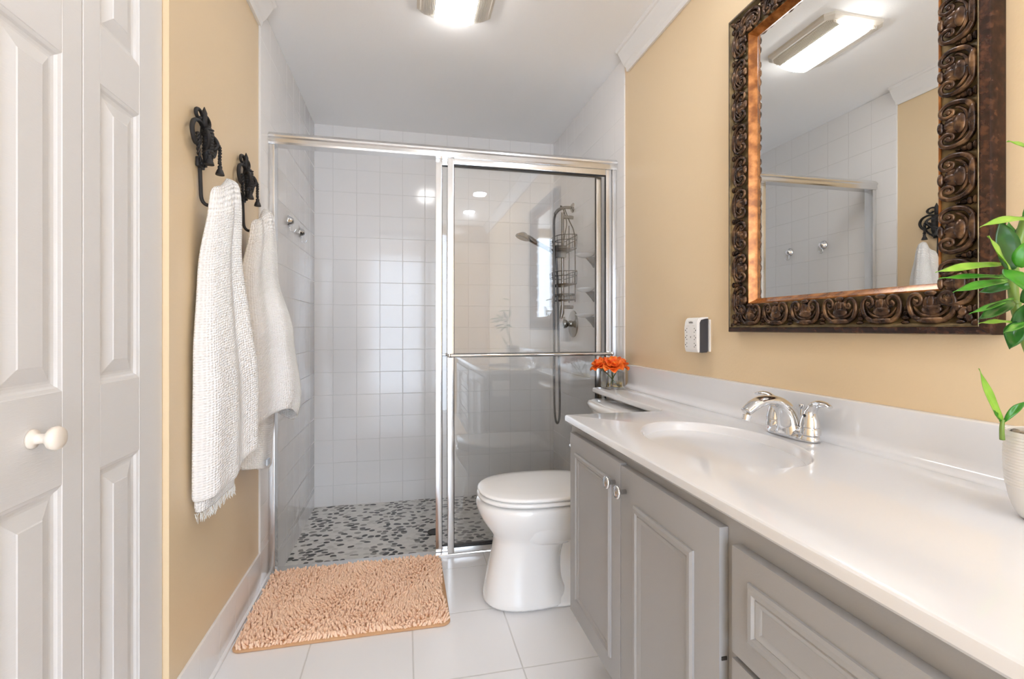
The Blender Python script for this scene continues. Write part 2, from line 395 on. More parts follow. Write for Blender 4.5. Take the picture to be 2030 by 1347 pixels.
def slider(name, x0, x1, y, label, bars):
    t = thing('sliding_glass_door', label, 'shower door', (x0, y, 0.012), 'sliding shower doors')
    w = x1 - x0; z1 = 1.926 - 0.012; d = 0.009; sw = 0.030
    obj('glass_pane', box((sw - 0.006, -0.0025, 0.02), (w - sw + 0.006, 0.0025, z1 - 0.02)), M['glass'], t)
    obj('stile', box((0, -d, 0), (sw, d, z1), 0.004), M['alu'], t, 0.6); obj('stile', box((w - sw, -d, 0), (w, d, z1), 0.004), M['alu'], t, 0.6)
    obj('rail', box((sw, -d, 0), (w - sw, d, 0.026), 0.003), M['alu'], t, 0.6); obj('rail', box((sw, -d, z1 - 0.030), (w - sw, d, z1), 0.003), M['alu'], t, 0.6)
    bm = B()
    e = 0.0022
    add_box(bm, (sw, -d + 0.002, 0.026), (sw + e, d - 0.002, z1 - 0.030)); add_box(bm, (w - sw - e, -d + 0.002, 0.026), (w - sw, d - 0.002, z1 - 0.030))
    add_box(bm, (sw, -d + 0.002, 0.026), (w - sw, d - 0.002, 0.030)); add_box(bm, (sw, -d + 0.002, z1 - 0.034), (w - sw, d - 0.002, z1 - 0.030)); obj('glazing_seal', bm, M['seal'], t)
    if bars:
        s = -1
        bm = B(); zb = 0.9696 - 0.012; yb = -0.032
        add_tube(bm, [(0.004, yb, zb), (w - 0.004, yb, zb)], 0.0085, 14); add_ball(bm, (0.006, yb, zb), 0.011); add_ball(bm, (w - 0.006, yb, zb), 0.011)
        add_box(bm, (0.004, yb, zb - 0.012), (0.018, -d + 0.001, zb + 0.012), 0.003); add_box(bm, (w - 0.018, yb, zb - 0.012), (w - 0.004, -d + 0.001, zb + 0.012), 0.003)
        obj('towel_bar', bm, M['chrome'], t, 0.7)
    else:
        bm = B(); zb = 0.9696 - 0.012; yb = 0.030
        add_tube(bm, [(0.010, yb, zb), (w - 0.010, yb, zb)], 0.008, 12)
        add_box(bm, (0.004, d - 0.001, zb - 0.012), (0.018, yb + 0.008, zb + 0.012), 0.003); add_box(bm, (w - 0.018, d - 0.001, zb - 0.012), (w - 0.004, yb + 0.008, zb + 0.012), 0.003); obj('towel_bar', bm, M['chrome'], t, 0.7)
    return t
slider('outer', 0.1985, 1.046, 2.3365, 'front sliding glass shower door with the chrome towel bar facing the room', True)
slider('inner', 0.143, 1.003, 2.3625, 'rear sliding glass shower door behind the one with the towel bar', False)
t = tag(obj('floor_drain', add_lathe(B(), [(0.045, 0), (0.045, 0.003), (0.040, 0.004), (0.038, 0.002), (0.0001, 0.002)], 28), M['wire'], None, 0.6, (0.17, 2.86, ZS)), 'round dark drain in the pebble shower floor', 'drain')

# suction hooks on the left shower wall
def suction(y, z, label, first=None):
    loc = (XL + TH, y, z)
    if first: return copy_thing(first, loc, label)
    t = thing('suction_hook', label, 'hook', loc, 'suction hooks on the shower wall')
    bm = B(); add_lathe(bm, [(0.030, 0), (0.030, 0.004), (0.026, 0.008), (0.021, 0.018), (0.016, 0.026), (0.010, 0.030), (0.0001, 0.031)], 24, rot_to((1, 0, 0))); obj('suction_cup', bm, M['chrome'], t, 3.2)
    bm = B(); add_tube(bm, spline([(0.010, 0, -0.026), (0.008, 0, -0.042), (0.014, 0, -0.054), (0.027, 0, -0.056), (0.036, 0, -0.046), (0.038, 0, -0.040)], 5), 0.0026, 8); obj('hook_arm', bm, M['chrome'], t, 3.2)
    return t
h = suction(2.695, 1.66, 'chrome suction hook on the shower wall, the one nearer the door')
suction(2.985, 1.655, 'chrome suction hook on the shower wall, the one nearer the back tiles', h)

# shower fittings on the right wall
XW = XR - TH
t = thing('hand_shower_set', 'chrome hand shower with slide bar and hose on the right shower wall', 'shower', (XW, 3.0, 1.2))
def L(p): return (p[0] - XW, p[1] - 3.0, p[2] - 1.2)
bm = B(); add_lathe(bm, [(0.032, 0), (0.031, 0.004), (0.022, 0.012), (0.014, 0.015)], 28, Matrix.Translation(L((XW, 3.0, 1.895))) @ rot_to((-1, 0, 0)))
add_tube(bm, [L(p) for p in spline([(XW - 0.01, 3.0, 1.895), (XW - 0.06, 3.0, 1.893), (XW - 0.10, 3.0, 1.875), (XW - 0.125, 3.0, 1.845)], 5)], 0.0105, 12); obj('shower_arm', bm, M['chrome_darkened'], t, 0.8)
bm = B(); add_tube(bm, [L((1.005, 3.0, 1.86)), L((1.005, 3.0, 1.20))], 0.010, 12); add_tube(bm, [L((1.005, 3.0, 1.25)), L((1.0, 2.998, 1.20)), L((0.99, 2.99, 1.165))], [0.014, 0.015, 0.009], 10)
for z in (1.83, 1.24): add_tube(bm, [L((1.005, 3.0, z)), L((XW, 3.0, z))], 0.012, 12)
obj('slide_bar', bm, M['chrome_darkened'], t, 0.8)
bm = box(L((0.945, 2.970, 1.560)), L((1.022, 3.022, 1.640)), 0.008, 3); obj('holder', bm, M['chrome_darkened'], t, 0.6)
bm = B(); hp = [L(p) for p in spline([(0.955, 2.99, 1.588), (0.89, 2.99, 1.622), (0.82, 2.99, 1.655), (0.775, 2.99, 1.680), (0.745, 2.99, 1.690)], 5)]
add_tube(bm, hp, [0.012 + 0.006 * min(1, i / 14) for i in range(len(hp))], 14)
hd = Matrix.Translation(L((0.735, 2.99, 1.686))) @ rot_to((-0.35, 0, -1)); add_lathe(bm, [(0.018, -0.028), (0.034, -0.016), (0.048, -0.004), (0.050, 0.006), (0.047, 0.009), (0.0001, 0.009)], 28, hd)
hs = obj('hand_shower', bm, M['chrome_darkened'], t, 0.8)
bm = B(); add_lathe(bm, [(0.043, 0.009), (0.042, 0.0115), (0.0001, 0.012)], 28, hd, False, True); obj('spray_face', bm, mat('dark_grey_spray_face', (78, 78, 80), 0.4), hs)
bm = B(); add_tube(bm, [L(p) for p in spline([(0.955, 3.0, 1.845), (0.940, 2.98, 1.80), (0.935, 2.965, 1.70), (0.934, 2.96, 1.40), (0.934, 2.96, 1.0), (0.936, 2.96, 0.62), (0.950, 2.97, 0.50), (0.975, 2.99, 0.50), (0.985, 3.0, 0.62), (0.975, 3.0, 1.10), (0.966, 2.998, 1.45), (0.958, 2.992, 1.575)], 8)], 0.0075, 10)
obj('hose', bm, mat('grey_metal_hose', (110, 110, 112), 0.3, 0.9), t, 3.2)  # hose grey likewise holds chrome's dark reflections in its colour
t = thing('shower_valve', 'round chrome shower valve plate with lever below the shower caddy', 'valve', (XW, 2.99, 1.13))
bm = B(); add_lathe(bm, [(0.088, 0), (0.087, 0.006), (0.070, 0.011), (0.040, 0.013), (0.030, 0.016)], 40, rot_to((-1, 0, 0))); obj('escutcheon', bm, M['chrome_darkened'], t, 0.8)
bm = B(); add_lathe(bm, [(0.022, 0.012), (0.021, 0.030), (0.016, 0.036), (0.018, 0.042), (0.027, 0.050), (0.030, 0.060), (0.026, 0.070), (0.012, 0.075), (0.0001, 0.076)], 28, rot_to((-1, 0, 0))); add_tube(bm, [(-0.062, 0, 0), (-0.064, 0, 0.03), (-0.066, 0, 0.045)], [0.009, 0.006, 0.007], 10); obj('handle', bm, M['chrome_darkened'], t, 0.8)

t = thing('shower_caddy', 'dark wire shower caddy with two baskets and a soap tray hung from the shower arm', 'shower caddy', (1.012, 3.02, 1.25))
cx, cy, cz = 1.012, 3.02, 1.25
def C3(x, y, z): return (x - cx, y - cy, z - cz)
bm = B(); xb = 1.056
for s in (-1, 1):
    add_tube(bm, [C3(*p) for p in spline([(1.02, cy + s * 0.012, 1.892), (1.035, cy + s * 0.016, 1.85), (1.05, cy + s * 0.03, 1.80), (xb, cy + s * 0.085, 1.735), (xb, cy + s * 0.115, 1.66), (xb, cy + s * 0.118, 1.55), (xb, cy + s * 0.118, 1.27)], 6)], 0.0033, 8)
add_tube(bm, [C3(*p) for p in spline([(1.02, cy - 0.012, 1.892), (1.00, cy - 0.006, 1.906), (1.00, cy + 0.006, 1.906), (1.02, cy + 0.012, 1.892)], 5)], 0.0033, 8)
add_tube(bm, [C3(xb, cy, 1.78), C3(xb, cy, 1.27)], 0.003, 8)
obj('wire_frame', bm, M['wire'], t, 3.2)
def basket(z0, z1, hw, depth, name):
    bm = B(); x0 = 1.062; x1 = x0 - depth
    def rim(z, k=1.0): return [C3(*p) for p in spline([(x0, cy - hw * k, z), (x0, cy, z), (x0, cy + hw * k, z), (x0 - depth * .6, cy + hw * k, z), (x1 + depth * (1 - k), cy + hw * .6 * k, z), (x1 + depth * (1 - k), cy - hw * .6 * k, z), (x0 - depth * .6, cy - hw * k, z)], 6, True)]
    a, b, c = rim(z1), rim((z0 + z1) / 2 + 0.012, 0.985), rim(z0, 0.93)
    for r in (a, b, c): add_tube(bm, r, 0.0026, 6, True)
    for i in range(0, len(a), 3): add_tube(bm, [a[i], b[i], c[i]], 0.0015, 5)
    for k in range(-5, 6):
        y = cy + hw * 0.9 * k / 6; add_tube(bm, [C3(x0, y, z0), C3(x1 + depth * 0.12 + abs(k) * 0.003, y, z0)], 0.0015, 5)
    obj(name, bm, M['wire'], t, 3.2)
basket(1.61, 1.695, 0.135, 0.115, 'basket'); basket(1.385, 1.465, 0.135, 0.115, 'basket'); basket(1.285, 1.322, 0.105, 0.095, 'soap_tray')

def soap_dish(z, label, first=None):
    loc = (XW, 2.64, z)
    if first: return copy_thing(first, loc, label)
    t = thing('soap_dish', label, 'soap dish', loc, 'white shell soap dishes on the shower wall')
    bm = B(); n = 20; rings = []
    for zz, k in ((-0.016, 0.35), (-0.010, 0.7), (0.0, 0.95), (0.006, 1.0), (0.007, 0.94), (0.0, 0.8), (-0.003, 0.3)):
        rings.append([(-0.055 + 0.055 * k * math.cos(a) * (1 + 0.05 * math.cos(7 * a)), 0.062 * k * math.sin(a) * (1 + 0.05 * math.cos(7 * a)), zz) for a in [2 * PI * i / n for i in range(n)]])
    loft(bm, rings); obj('dish', bm, M['ceramic'], t, 3.2)
    bm = prism([(0, -0.01), (-0.060, -0.012), (-0.040, -0.022), (-0.016, -0.050), (0, -0.075)], 1, -0.010, 0.010, 0.002); obj('bracket', bm, mat('grey_metal_bracket', (120, 120, 120), 0.3, 0.7), t)
    return t
s1 = soap_dish(1.528, 'white shell soap dish, topmost of the three on the shower wall')
soap_dish(1.328, 'white shell soap dish, middle one of three on the shower wall', s1)
soap_dish(1.178, 'white shell soap dish, lowest of three, nearest the shower valve', s1)

# ------------------------------------------------------------------ toilet
TY = 1.92
t = thing('toilet', 'white two-piece toilet with closed lid between vanity and shower door', 'toilet', (0.60, TY, 0))
def egg(xf, xb, hw, z, n=44, p=2.3, back=3.2):
    out = []; xm = xf + (xb - xf) * 0.48
    for i in range(n):
        a = 2 * PI * i / n; c, s = math.cos(a), math.sin(a)
        q = p if c < 0 else back
        ex = math.copysign(abs(c) ** (2 / q), c); ey = math.copysign(abs(s) ** (2 / q), s)
        out.append(((xm + ex * ((xm - xf) if c < 0 else (xb - xm))) - 0.60, ey * hw, z))
    return out
bm = B()
loft(bm, [egg(0.306, 0.66, 0.128, 0.002), egg(0.303, 0.66, 0.130, 0.012), egg(0.310, 0.64, 0.122, 0.05), egg(0.322, 0.62, 0.113, 0.11), egg(0.338, 0.62, 0.108, 0.18), egg(0.350, 0.63, 0.110, 0.235), egg(0.350, 0.66, 0.118, 0.262),
          egg(0.336, 0.70, 0.134, 0.285), egg(0.312, 0.74, 0.155, 0.315), egg(0.292, 0.76, 0.172, 0.350), egg(0.280, 0.77, 0.181, 0.380), egg(0.279, 0.77, 0.182, 0.400), egg(0.286, 0.77, 0.179, 0.412), egg(0.298, 0.765, 0.17, 0.416)])
b = obj('bowl', bm, M['ceramic'], t, 3.2); sb = b.modifiers.new('smooth', 'SUBSURF'); sb.levels = 1; sb.render_levels = 1
bm = B(); loft(bm, [egg(0.45, 0.86, 0.118, 0.002), egg(0.45, 0.86, 0.120, 0.012), egg(0.46, 0.855, 0.110, 0.035), egg(0.50, 0.85, 0.070, 0.06), egg(0.52, 0.85, 0.066, 0.20), egg(0.50, 0.86, 0.085, 0.27), egg(0.46, 0.93, 0.12, 0.33), egg(0.46, 1.00, 0.15, 0.385), egg(0.47, 1.02, 0.15, 0.405)])
obj('trapway_base', bm, M['ceramic'], t, 3.2)
bm = B(); loft(bm, [egg(0.47, 0.66, 0.06, 0.236, p=2.2), egg(0.43, 0.67, 0.108, 0.246, p=2.2), egg(0.40, 0.68, 0.140, 0.275, p=2.2), egg(0.37, 0.70, 0.160, 0.32, p=2.2), egg(0.36, 0.72, 0.166, 0.36)])
b = obj('bowl_underside', bm, M['ceramic'], t, 3.2)
def slab(name, xf, xb, hw, z0, z1, e, m='plastic', dome=0.0):
    bm = B(); rs = [egg(xf + e, xb - e, hw - e, z0), egg(xf, xb, hw, z0 + e), egg(xf, xb, hw, z1 - e), egg(xf + e * .4, xb - e * .4, hw - e * .4, z1 - e * .3), egg(xf + e * 1.2, xb - e * 1.2, hw - e * 1.2, z1)]
    if dome: rs += [egg(xf + 0.05, xb - 0.05, hw - 0.05, z1 + dome * .7), egg(xf + 0.13, xb - 0.13, hw - 0.12, z1 + dome)]
    loft(bm, rs); return obj(name, bm, M[m], t, 0.9)
slab('seat', 0.284, 0.765, 0.183, 0.4215, 0.4375, 0.006); slab('lid', 0.286, 0.775, 0.184, 0.4405, 0.457, 0.007, dome=0.006)
for s in (-1, 1):
    obj('hinge', box((0.765 - 0.60, s * 0.07 - 0.02, 0.414), (0.80 - 0.60, s * 0.07 + 0.02, 0.446), 0.006), M['plastic'], t, 0.7)
def rr(x0, x1, hw, z, bulge=0.0, n=40, q=6):
    out = []
    for i in range(n):
        a = 2 * PI * i / n; c, s = math.cos(a), math.sin(a)
        ex = math.copysign(abs(c) ** (2 / q), c); ey = math.copysign(abs(s) ** (2 / q), s)
        x = (x0 + x1) / 2 + ex * (x1 - x0) / 2
        if c < 0: x -= bulge * (1 - ey * ey)
        out.append((x - 0.60, ey * hw, z))
    return out
bm = B(); loft(bm, [rr(0.87, 1.06, 0.185, 0.395), rr(0.865, 1.065, 0.195, 0.42, 0.01), rr(0.853, 1.07, 0.215, 0.60, 0.02), rr(0.848, 1.07, 0.222, 0.728, 0.02)]); obj('tank', bm, M['ceramic'], t, 0.9)
bm = B(); loft(bm, [rr(0.842, 1.072, 0.228, 0.729, 0.02), rr(0.832, 1.074, 0.236, 0.738, 0.024), rr(0.830, 1.074, 0.238, 0.756, 0.024), rr(0.836, 1.072, 0.233, 0.765, 0.024), rr(0.85, 1.06, 0.22, 0.768, 0.024)]); obj('tank_lid', bm, M['ceramic'], t, 0.9)

# ------------------------------------------------------------------ vanity
VY0, VY1 = -0.30, 1.498                  # near end, far end
XD = 0.516                               # face of doors and drawers
XC = XD + 0.018                          # face of the cabinet box
t = thing('vanity_cabinet', 'grey painted vanity cabinet with panelled doors and drawers under the white top', 'cabinet', (0.80, 0.60, 0))
def V(p): return (p[0] - 0.80, p[1] - 0.60, p[2])
def vb(lo, hi, bev=0): return box(V(lo), V(hi), bev)
bm = B()
w = 0.016
add_box(bm, V((XC, VY0, 0.19)), V((XC + w, VY1, 0.7905)))     # face frame
add_box(bm, V((XC + w, VY1 - 0.016, 0.19)), V((XR - 0.003, VY1, 0.7905))); add_box(bm, V((XC + w, VY0, 0.19)), V((XR - 0.003, VY0 + 0.016, 0.7905)))
add_box(bm, V((XC + w, VY0, 0.19)), V((XR - 0.003, VY1, 0.205)))
obj('carcass', bm, M['grey'], t)
obj('plinth', vb((0.78, VY0 + 0.02, 0), (XR - 0.003, VY1 - 0.04, 0.19)), M['grey'], t)
def front(name, ya, yb, za, zb, inset, mould, parent):
    o = obj(name, vb((XD, ya, za), (XC - 0.0005, yb, zb), 0.0012), M['grey'], parent, 0.5)
    bm = B(); a0, a1, b0, b1 = ya + inset, yb - inset, za + inset, zb - inset
    def ring(d, x): return [V((x, a0 + d, b0 + d)), V((x, a1 - d, b0 + d)), V((x, a1 - d, b1 - d)), V((x, a0 + d, b1 - d))]
    m = mould
    loft(bm, [ring(0, XD + 0.001), ring(0.0005, XD - 0.004), ring(m * .18, XD - 0.0075), ring(m * .45, XD - 0.0075), ring(m * .6, XD - 0.0035), ring(m * .66, XD - 0.0045), ring(m * .84, XD - 0.003), ring(m, XD - 0.0004), ring(m + 0.003, XD - 0.0002)])
    obj('moulding', bm, M['grey'], o, 0.45); return o
KN = lambda parent, y, z: obj('knob', add_lathe(B(), [(0.006, 0), (0.006, 0.014), (0.010, 0.017), (0.0155, 0.020), (0.0165, 0.024), (0.0135, 0.027), (0.011, 0.0255), (0.0075, 0.028), (0.0001, 0.029)], 24, Matrix.Translation(V((XD, y, z))) @ rot_to((-1, 0, 0))), M['chrome'], parent, 3.2)
dA = front('door', 1.096, 1.463, 0.201, 0.7675, 0.052, 0.026, t); dB = front('door', 0.714, 1.0925, 0.195, 0.7645, 0.072, 0.030, t)
KN(dA, 1.128, 0.712); KN(dB, 1.066, 0.708)
obj('door_catch', box(V((XD + 0.004, 0.7125, 0.540)), V((XD + 0.014, 0.7145, 0.546))), M['dark'], dB)
front('drawer', 0.13, 0.682, 0.577, 0.7495, 0.040, 0.028, t); front('drawer', 0.13, 0.682, 0.392, 0.5675, 0.040, 0.028, t); front('drawer', 0.13, 0.682, 0.201, 0.382, 0.040, 0.028, t)
front('door', -0.28, 0.10, 0.201, 0.7495, 0.06, 0.03, t)
# worktop
ZT, ZBt = 0.815, 0.7915
XCT, XSP = 0.513, 1.0625
SX, SY, SRX, SRY = 0.776, 1.085, 0.168, 0.250
t = thing('vanity_worktop', 'glossy white cultured marble vanity top with built-in oval basin and narrow ledge over the toilet', 'worktop', (0.80, 0.60, ZT))
def Wp(p): return (p[0] - 0.80, p[1] - 0.60, p[2] - ZT)
def arc(cx, cy, r, a0, a1, n=6): return [(cx + r * math.cos(a0 + (a1 - a0) * i / n), cy + r * math.sin(a0 + (a1 - a0) * i / n)) for i in range(n + 1)]
VC = 1.515; XBJ = 0.879; YBJ = 2.19
outl = [(XCT, VY0 - 0.015), (XR - 0.0005, VY0 - 0.015), (XR - 0.0005, YBJ)] + arc(XBJ + 0.02, YBJ - 0.02, 0.02, PI / 2, PI, 4) + arc(XBJ - 0.03, VC + 0.03, 0.03, 0, -PI / 2, 6) + arc(XCT + 0.008, VC - 0.008, 0.008, PI / 2, PI, 3)
bm = B(); zt, zb = 0, ZBt - ZT
n = len(outl)
cen = [Vector(p) for p in outl]
def off(d):
    out = []
    for i in range(n):
        a, b, c = cen[i - 1], cen[i], cen[(i + 1) % n]
        n1 = (b - a).normalized(); n2 = (c - b).normalized()
        n1 = Vector((-n1.y, n1.x)); n2 = Vector((-n2.y, n2.x)); m = (n1 + n2).normalized()
        out.append(b + m * d / max(0.4, m.dot(n1)))
    return out
def ringz(d, z): return [(p.x - 0.80, p.y - 0.60, z) for p in off(d)]
vr = loft(bm, [ringz(0.004, zb), ringz(0.0, zb + 0.005), ringz(0, -0.008), ringz(0.0012, -0.0035), ringz(0.0036, -0.0012), ringz(0.008, 0.0)], False, False)
bm.faces.new(vr[0][::-1])
top = vr[-1]
hole = [bm.verts.new(Wp((SX + SRX * math.cos(a), SY + SRY * math.sin(a), ZT))) for a in [2 * PI * i / 96 for i in range(96)]]
edges = []
def ed(a, b):
    e = bm.edges.get((a, b)) or bm.edges.new((a, b)); edges.append(e)
for i in range(n): ed(top[i], top[(i + 1) % n])
for i in range(96): ed(hole[i], hole[(i + 1) % 96])
bmesh.ops.triangle_fill(bm, use_beauty=True, use_dissolve=False, edges=edges)
# drop any triangles filled across the hole
for f in [f for f in bm.faces if len(f.verts) == 3 and all(v in set(hole) for v in f.verts)]: bm.faces.remove(f)
obj('slab', bm, M['marble'], t, 0.45)
bm = B(); prof = [(1.0005, 0.0), (0.995, -0.0003), (0.985, -0.0012), (0.968, -0.006), (0.945, -0.018), (0.90, -0.045), (0.82, -0.083), (0.70, -0.112), (0.52, -0.130), (0.30, -0.137), (0.10, -0.139)]
loft(bm, [[Wp((SX + SRX * k * math.cos(a), SY + SRY * k * math.sin(a), ZT + z)) for a in [2 * PI * i / 96 for i in range(96)]] for k, z in prof], False, True); obj('basin', bm, M['basin'], t, 3.2)
bm = B(); P = [(XR - 0.0005, 0.9225), (XSP + 0.004, 0.9225), (XSP + 0.001, 0.921), (XSP, 0.917), (XSP, 0.846), (XSP - 0.002, 0.836), (XSP - 0.007, 0.8265), (XSP - 0.015, 0.8195), (XSP - 0.026, 0.8160), (XSP - 0.034, 0.8151), (XR - 0.0005, 0.8145)]
obj('backsplash', prism([(a - 0.80, b - ZT) for a, b in P], 1, VY0 - 0.015 - 0.60, YBJ - 0.02 - 0.60), M['marble'], t, 0.5)
bm = B(); add_lathe(bm, [(0.024, 0), (0.022, 0.004), (0.014, 0.003), (0.0001, 0.005)], 24, Matrix.Translation(Wp((SX, SY, ZT - 0.139)))); obj('drain_ring', bm, M['chrome'], t, 3.2)

# faucet
FX, FY = 0.997, 1.078
t = thing('basin_faucet', 'chrome two-handle basin faucet behind the oval basin', 'faucet', (FX, FY, ZT))
bm = B()
def oval(hx, hy, z, n=40, q=2.6):
    return [(math.copysign(abs(math.cos(a)) ** (2 / q), math.cos(a)) * hx, math.copysign(abs(math.sin(a)) ** (2 / q), math.sin(a)) * hy, z) for a in [2 * PI * i / n for i in range(n)]]
loft(bm, [oval(0.029, 0.081, 0.0005), oval(0.030, 0.082, 0.004), oval(0.028, 0.079, 0.012), oval(0.024, 0.074, 0.020), oval(0.018, 0.068, 0.026), oval(0.010, 0.060, 0.028)]); obj('base', bm, M['chrome'], t, 3.2)
bm = B()
SPT = [(-0.004, 0.008, 0.030, 0.038), (-0.006, 0.035, 0.027, 0.031), (-0.018, 0.066, 0.022, 0.026), (-0.046, 0.092, 0.015, 0.023), (-0.082, 0.098, 0.012, 0.021), (-0.114, 0.088, 0.012, 0.019), (-0.140, 0.070, 0.010, 0.016)]
path = spline([(a, 0, b) for a, b, _, _ in SPT], 6); size = spline([(c, d, 0) for _, _, c, d in SPT], 6); rings = []
for i, p in enumerate(path):
    tg = (path[min(i + 1, len(path) - 1)] - path[max(i - 1, 0)]).normalized(); nrm = Vector((tg.z, 0, -tg.x))
    rings.append([p + Vector((0, 1, 0)) * math.copysign(abs(math.cos(a)) ** 0.8, math.cos(a)) * size[i].y + nrm * math.copysign(abs(math.sin(a)) ** 0.8, math.sin(a)) * size[i].x for a in [2 * PI * k / 24 for k in range(24)]])
loft(bm, rings); sp_ = obj('spout', bm, M['chrome'], t, 3.2)
bm = B(); add_lathe(bm, [(0.011, 0), (0.011, 0.014), (0.008, 0.014)], 20, Matrix.Translation((-0.136, 0, 0.062)) @ rot_to((-0.3, 0, -1))); obj('aerator', bm, M['alu'], sp_, 0.7)
for s in (-1, 1):
    bm = B(); c = s * 0.058
    add_lathe(bm, [(0.0245, 0.018), (0.0235, 0.034), (0.0215, 0.036), (0.0235, 0.038), (0.0205, 0.055), (0.016, 0.070), (0.010, 0.080), (0.0001, 0.084)], 28, Matrix.Translation((0, c, 0)))
    pts = spline([(0.0, c, 0.060), (0.0, c + s * 0.004, 0.080), (-0.002, c + s * 0.022, 0.096), (-0.005, c + s * 0.045, 0.100), (-0.007, c + s * 0.066, 0.096)], 5)
    rg = []
    for i, p in enumerate(pts):
        u = i / (len(pts) - 1); tg = (pts[min(i + 1, len(pts) - 1)] - pts[max(i - 1, 0)]).normalized(); sd = Vector((1, 0, 0)); nr = tg.cross(sd).normalized()
        wv = [0.016, 0.014, 0.0105, 0.0125, 0.008][min(4, int(u * 4.99))]; hv = 0.012 * (1 - u) + 0.004
        rg.append([p + sd * math.cos(a) * wv + nr * math.sin(a) * hv for a in [2 * PI * k / 14 for k in range(14)]])
    loft(bm, rg); hnd = obj('handle', bm, M['chrome'], t, 0.9)
    if s < 0: obj('index_dot', add_ball(B(), (-0.0175, c, 0.066), (0.003, 0.004, 0.004), 10), M['ink'], hnd)
bm = B(); add_tube(bm, [(0.024, 0.0, 0.015), (0.030, 0.0, 0.078)], 0.003, 8); add_lathe(bm, [(0.004, 0), (0.0085, 0.006), (0.0075, 0.012), (0.0001, 0.013)], 16, Matrix.Translation((0.030, 0, 0.072))); obj('lift_rod', bm, M['chrome'], t, 0.8)

# toilet paper on the end of the vanity that faces the toilet
t = thing('toilet_paper_roll', 'white toilet paper roll on the vanity end beside the toilet', 'toilet paper', (0.62, VY1 + 0.062, 0.70))
bm = B(); add_tube(bm, [(-0.052, 0, 0), (0.052, 0, 0)], 0.052, 32); obj('paper', bm, M['paper'], t, 0.7)
bm = B()
for s in (-1, 1): add_tube(bm, [(s * 0.066, -0.0635, 0), (s * 0.066, 0, 0)], 0.008, 10)
add_tube(bm, [(-0.066, 0, 0), (0.066, 0, 0)], 0.007, 10); obj('holder', bm, M['chrome'], t, 0.8)

# ------------------------------------------------------------------ mirror
MY0, MY1, MZ0, MZ1, FW = 0.668, 1.402, 1.088, 2.116, 0.106
t = thing('wall_mirror', 'rectangular wall mirror in a wide carved dark bronze frame over the basin', 'mirror', (XR, (MY0 + MY1) / 2, MZ0))
mcy = (MY0 + MY1) / 2
def Mp(w, d): return None
prof = {'outer_moulding': ([(0, 0.002), (0, 0.034), (0.002, 0.038), (0.013, 0.0445), (0.015, 0.0445), (0.015, 0.002)], 'frame_dark'),
        'gilt_fillet': ([(0.015, 0.002), (0.015, 0.0440), (0.0158, 0.0450), (0.0172, 0.0450), (0.018, 0.0435), (0.018, 0.002)], 'frame_cove'),
        'carved_band': ([(0.018, 0.002), (0.018, 0.0425), (0.021, 0.040), (0.026, 0.033), (0.036, 0.030), (0.055, 0.031), (0.072, 0.031), (0.082, 0.031), (0.0885, 0.031), (0.0885, 0.002)], 'frame_cove'),
        'inner_slip': ([(0.0885, 0.002), (0.0885, 0.0335), (0.092, 0.034), (0.096, 0.027), (0.100, 0.020), (0.106, 0.012), (0.106, 0.002)], 'frame_gold')}
def frame_ring(pr):
    bm = B(); cs = [(MY0, MZ0, 1, 1), (MY1, MZ0, -1, 1), (MY1, MZ1, -1, -1), (MY0, MZ1, 1, -1)]
    vr = [[bm.verts.new((-d, y + sy * w - mcy, z + sz * w - MZ0)) for w, d in pr] for y, z, sy, sz in cs]
    k = len(pr)
    for i in range(4):
        a, b = vr[i], vr[(i + 1) % 4]
        for j in range(k): bm.faces.new((a[j], a[(j + 1) % k], b[(j + 1) % k], b[j]))
    return bm
FR = {}
for nme, (pr, mm) in prof.items(): FR[nme] = obj(nme, frame_ring(pr), M[mm], t, 0.5)
obj('mirror_glass', box((-0.0125, MY0 + FW - 0.006 - mcy, FW - 0.006), (-0.008, MY1 - FW + 0.006 - mcy, MZ1 - MZ0 - FW + 0.006)), M['mirror'], t)
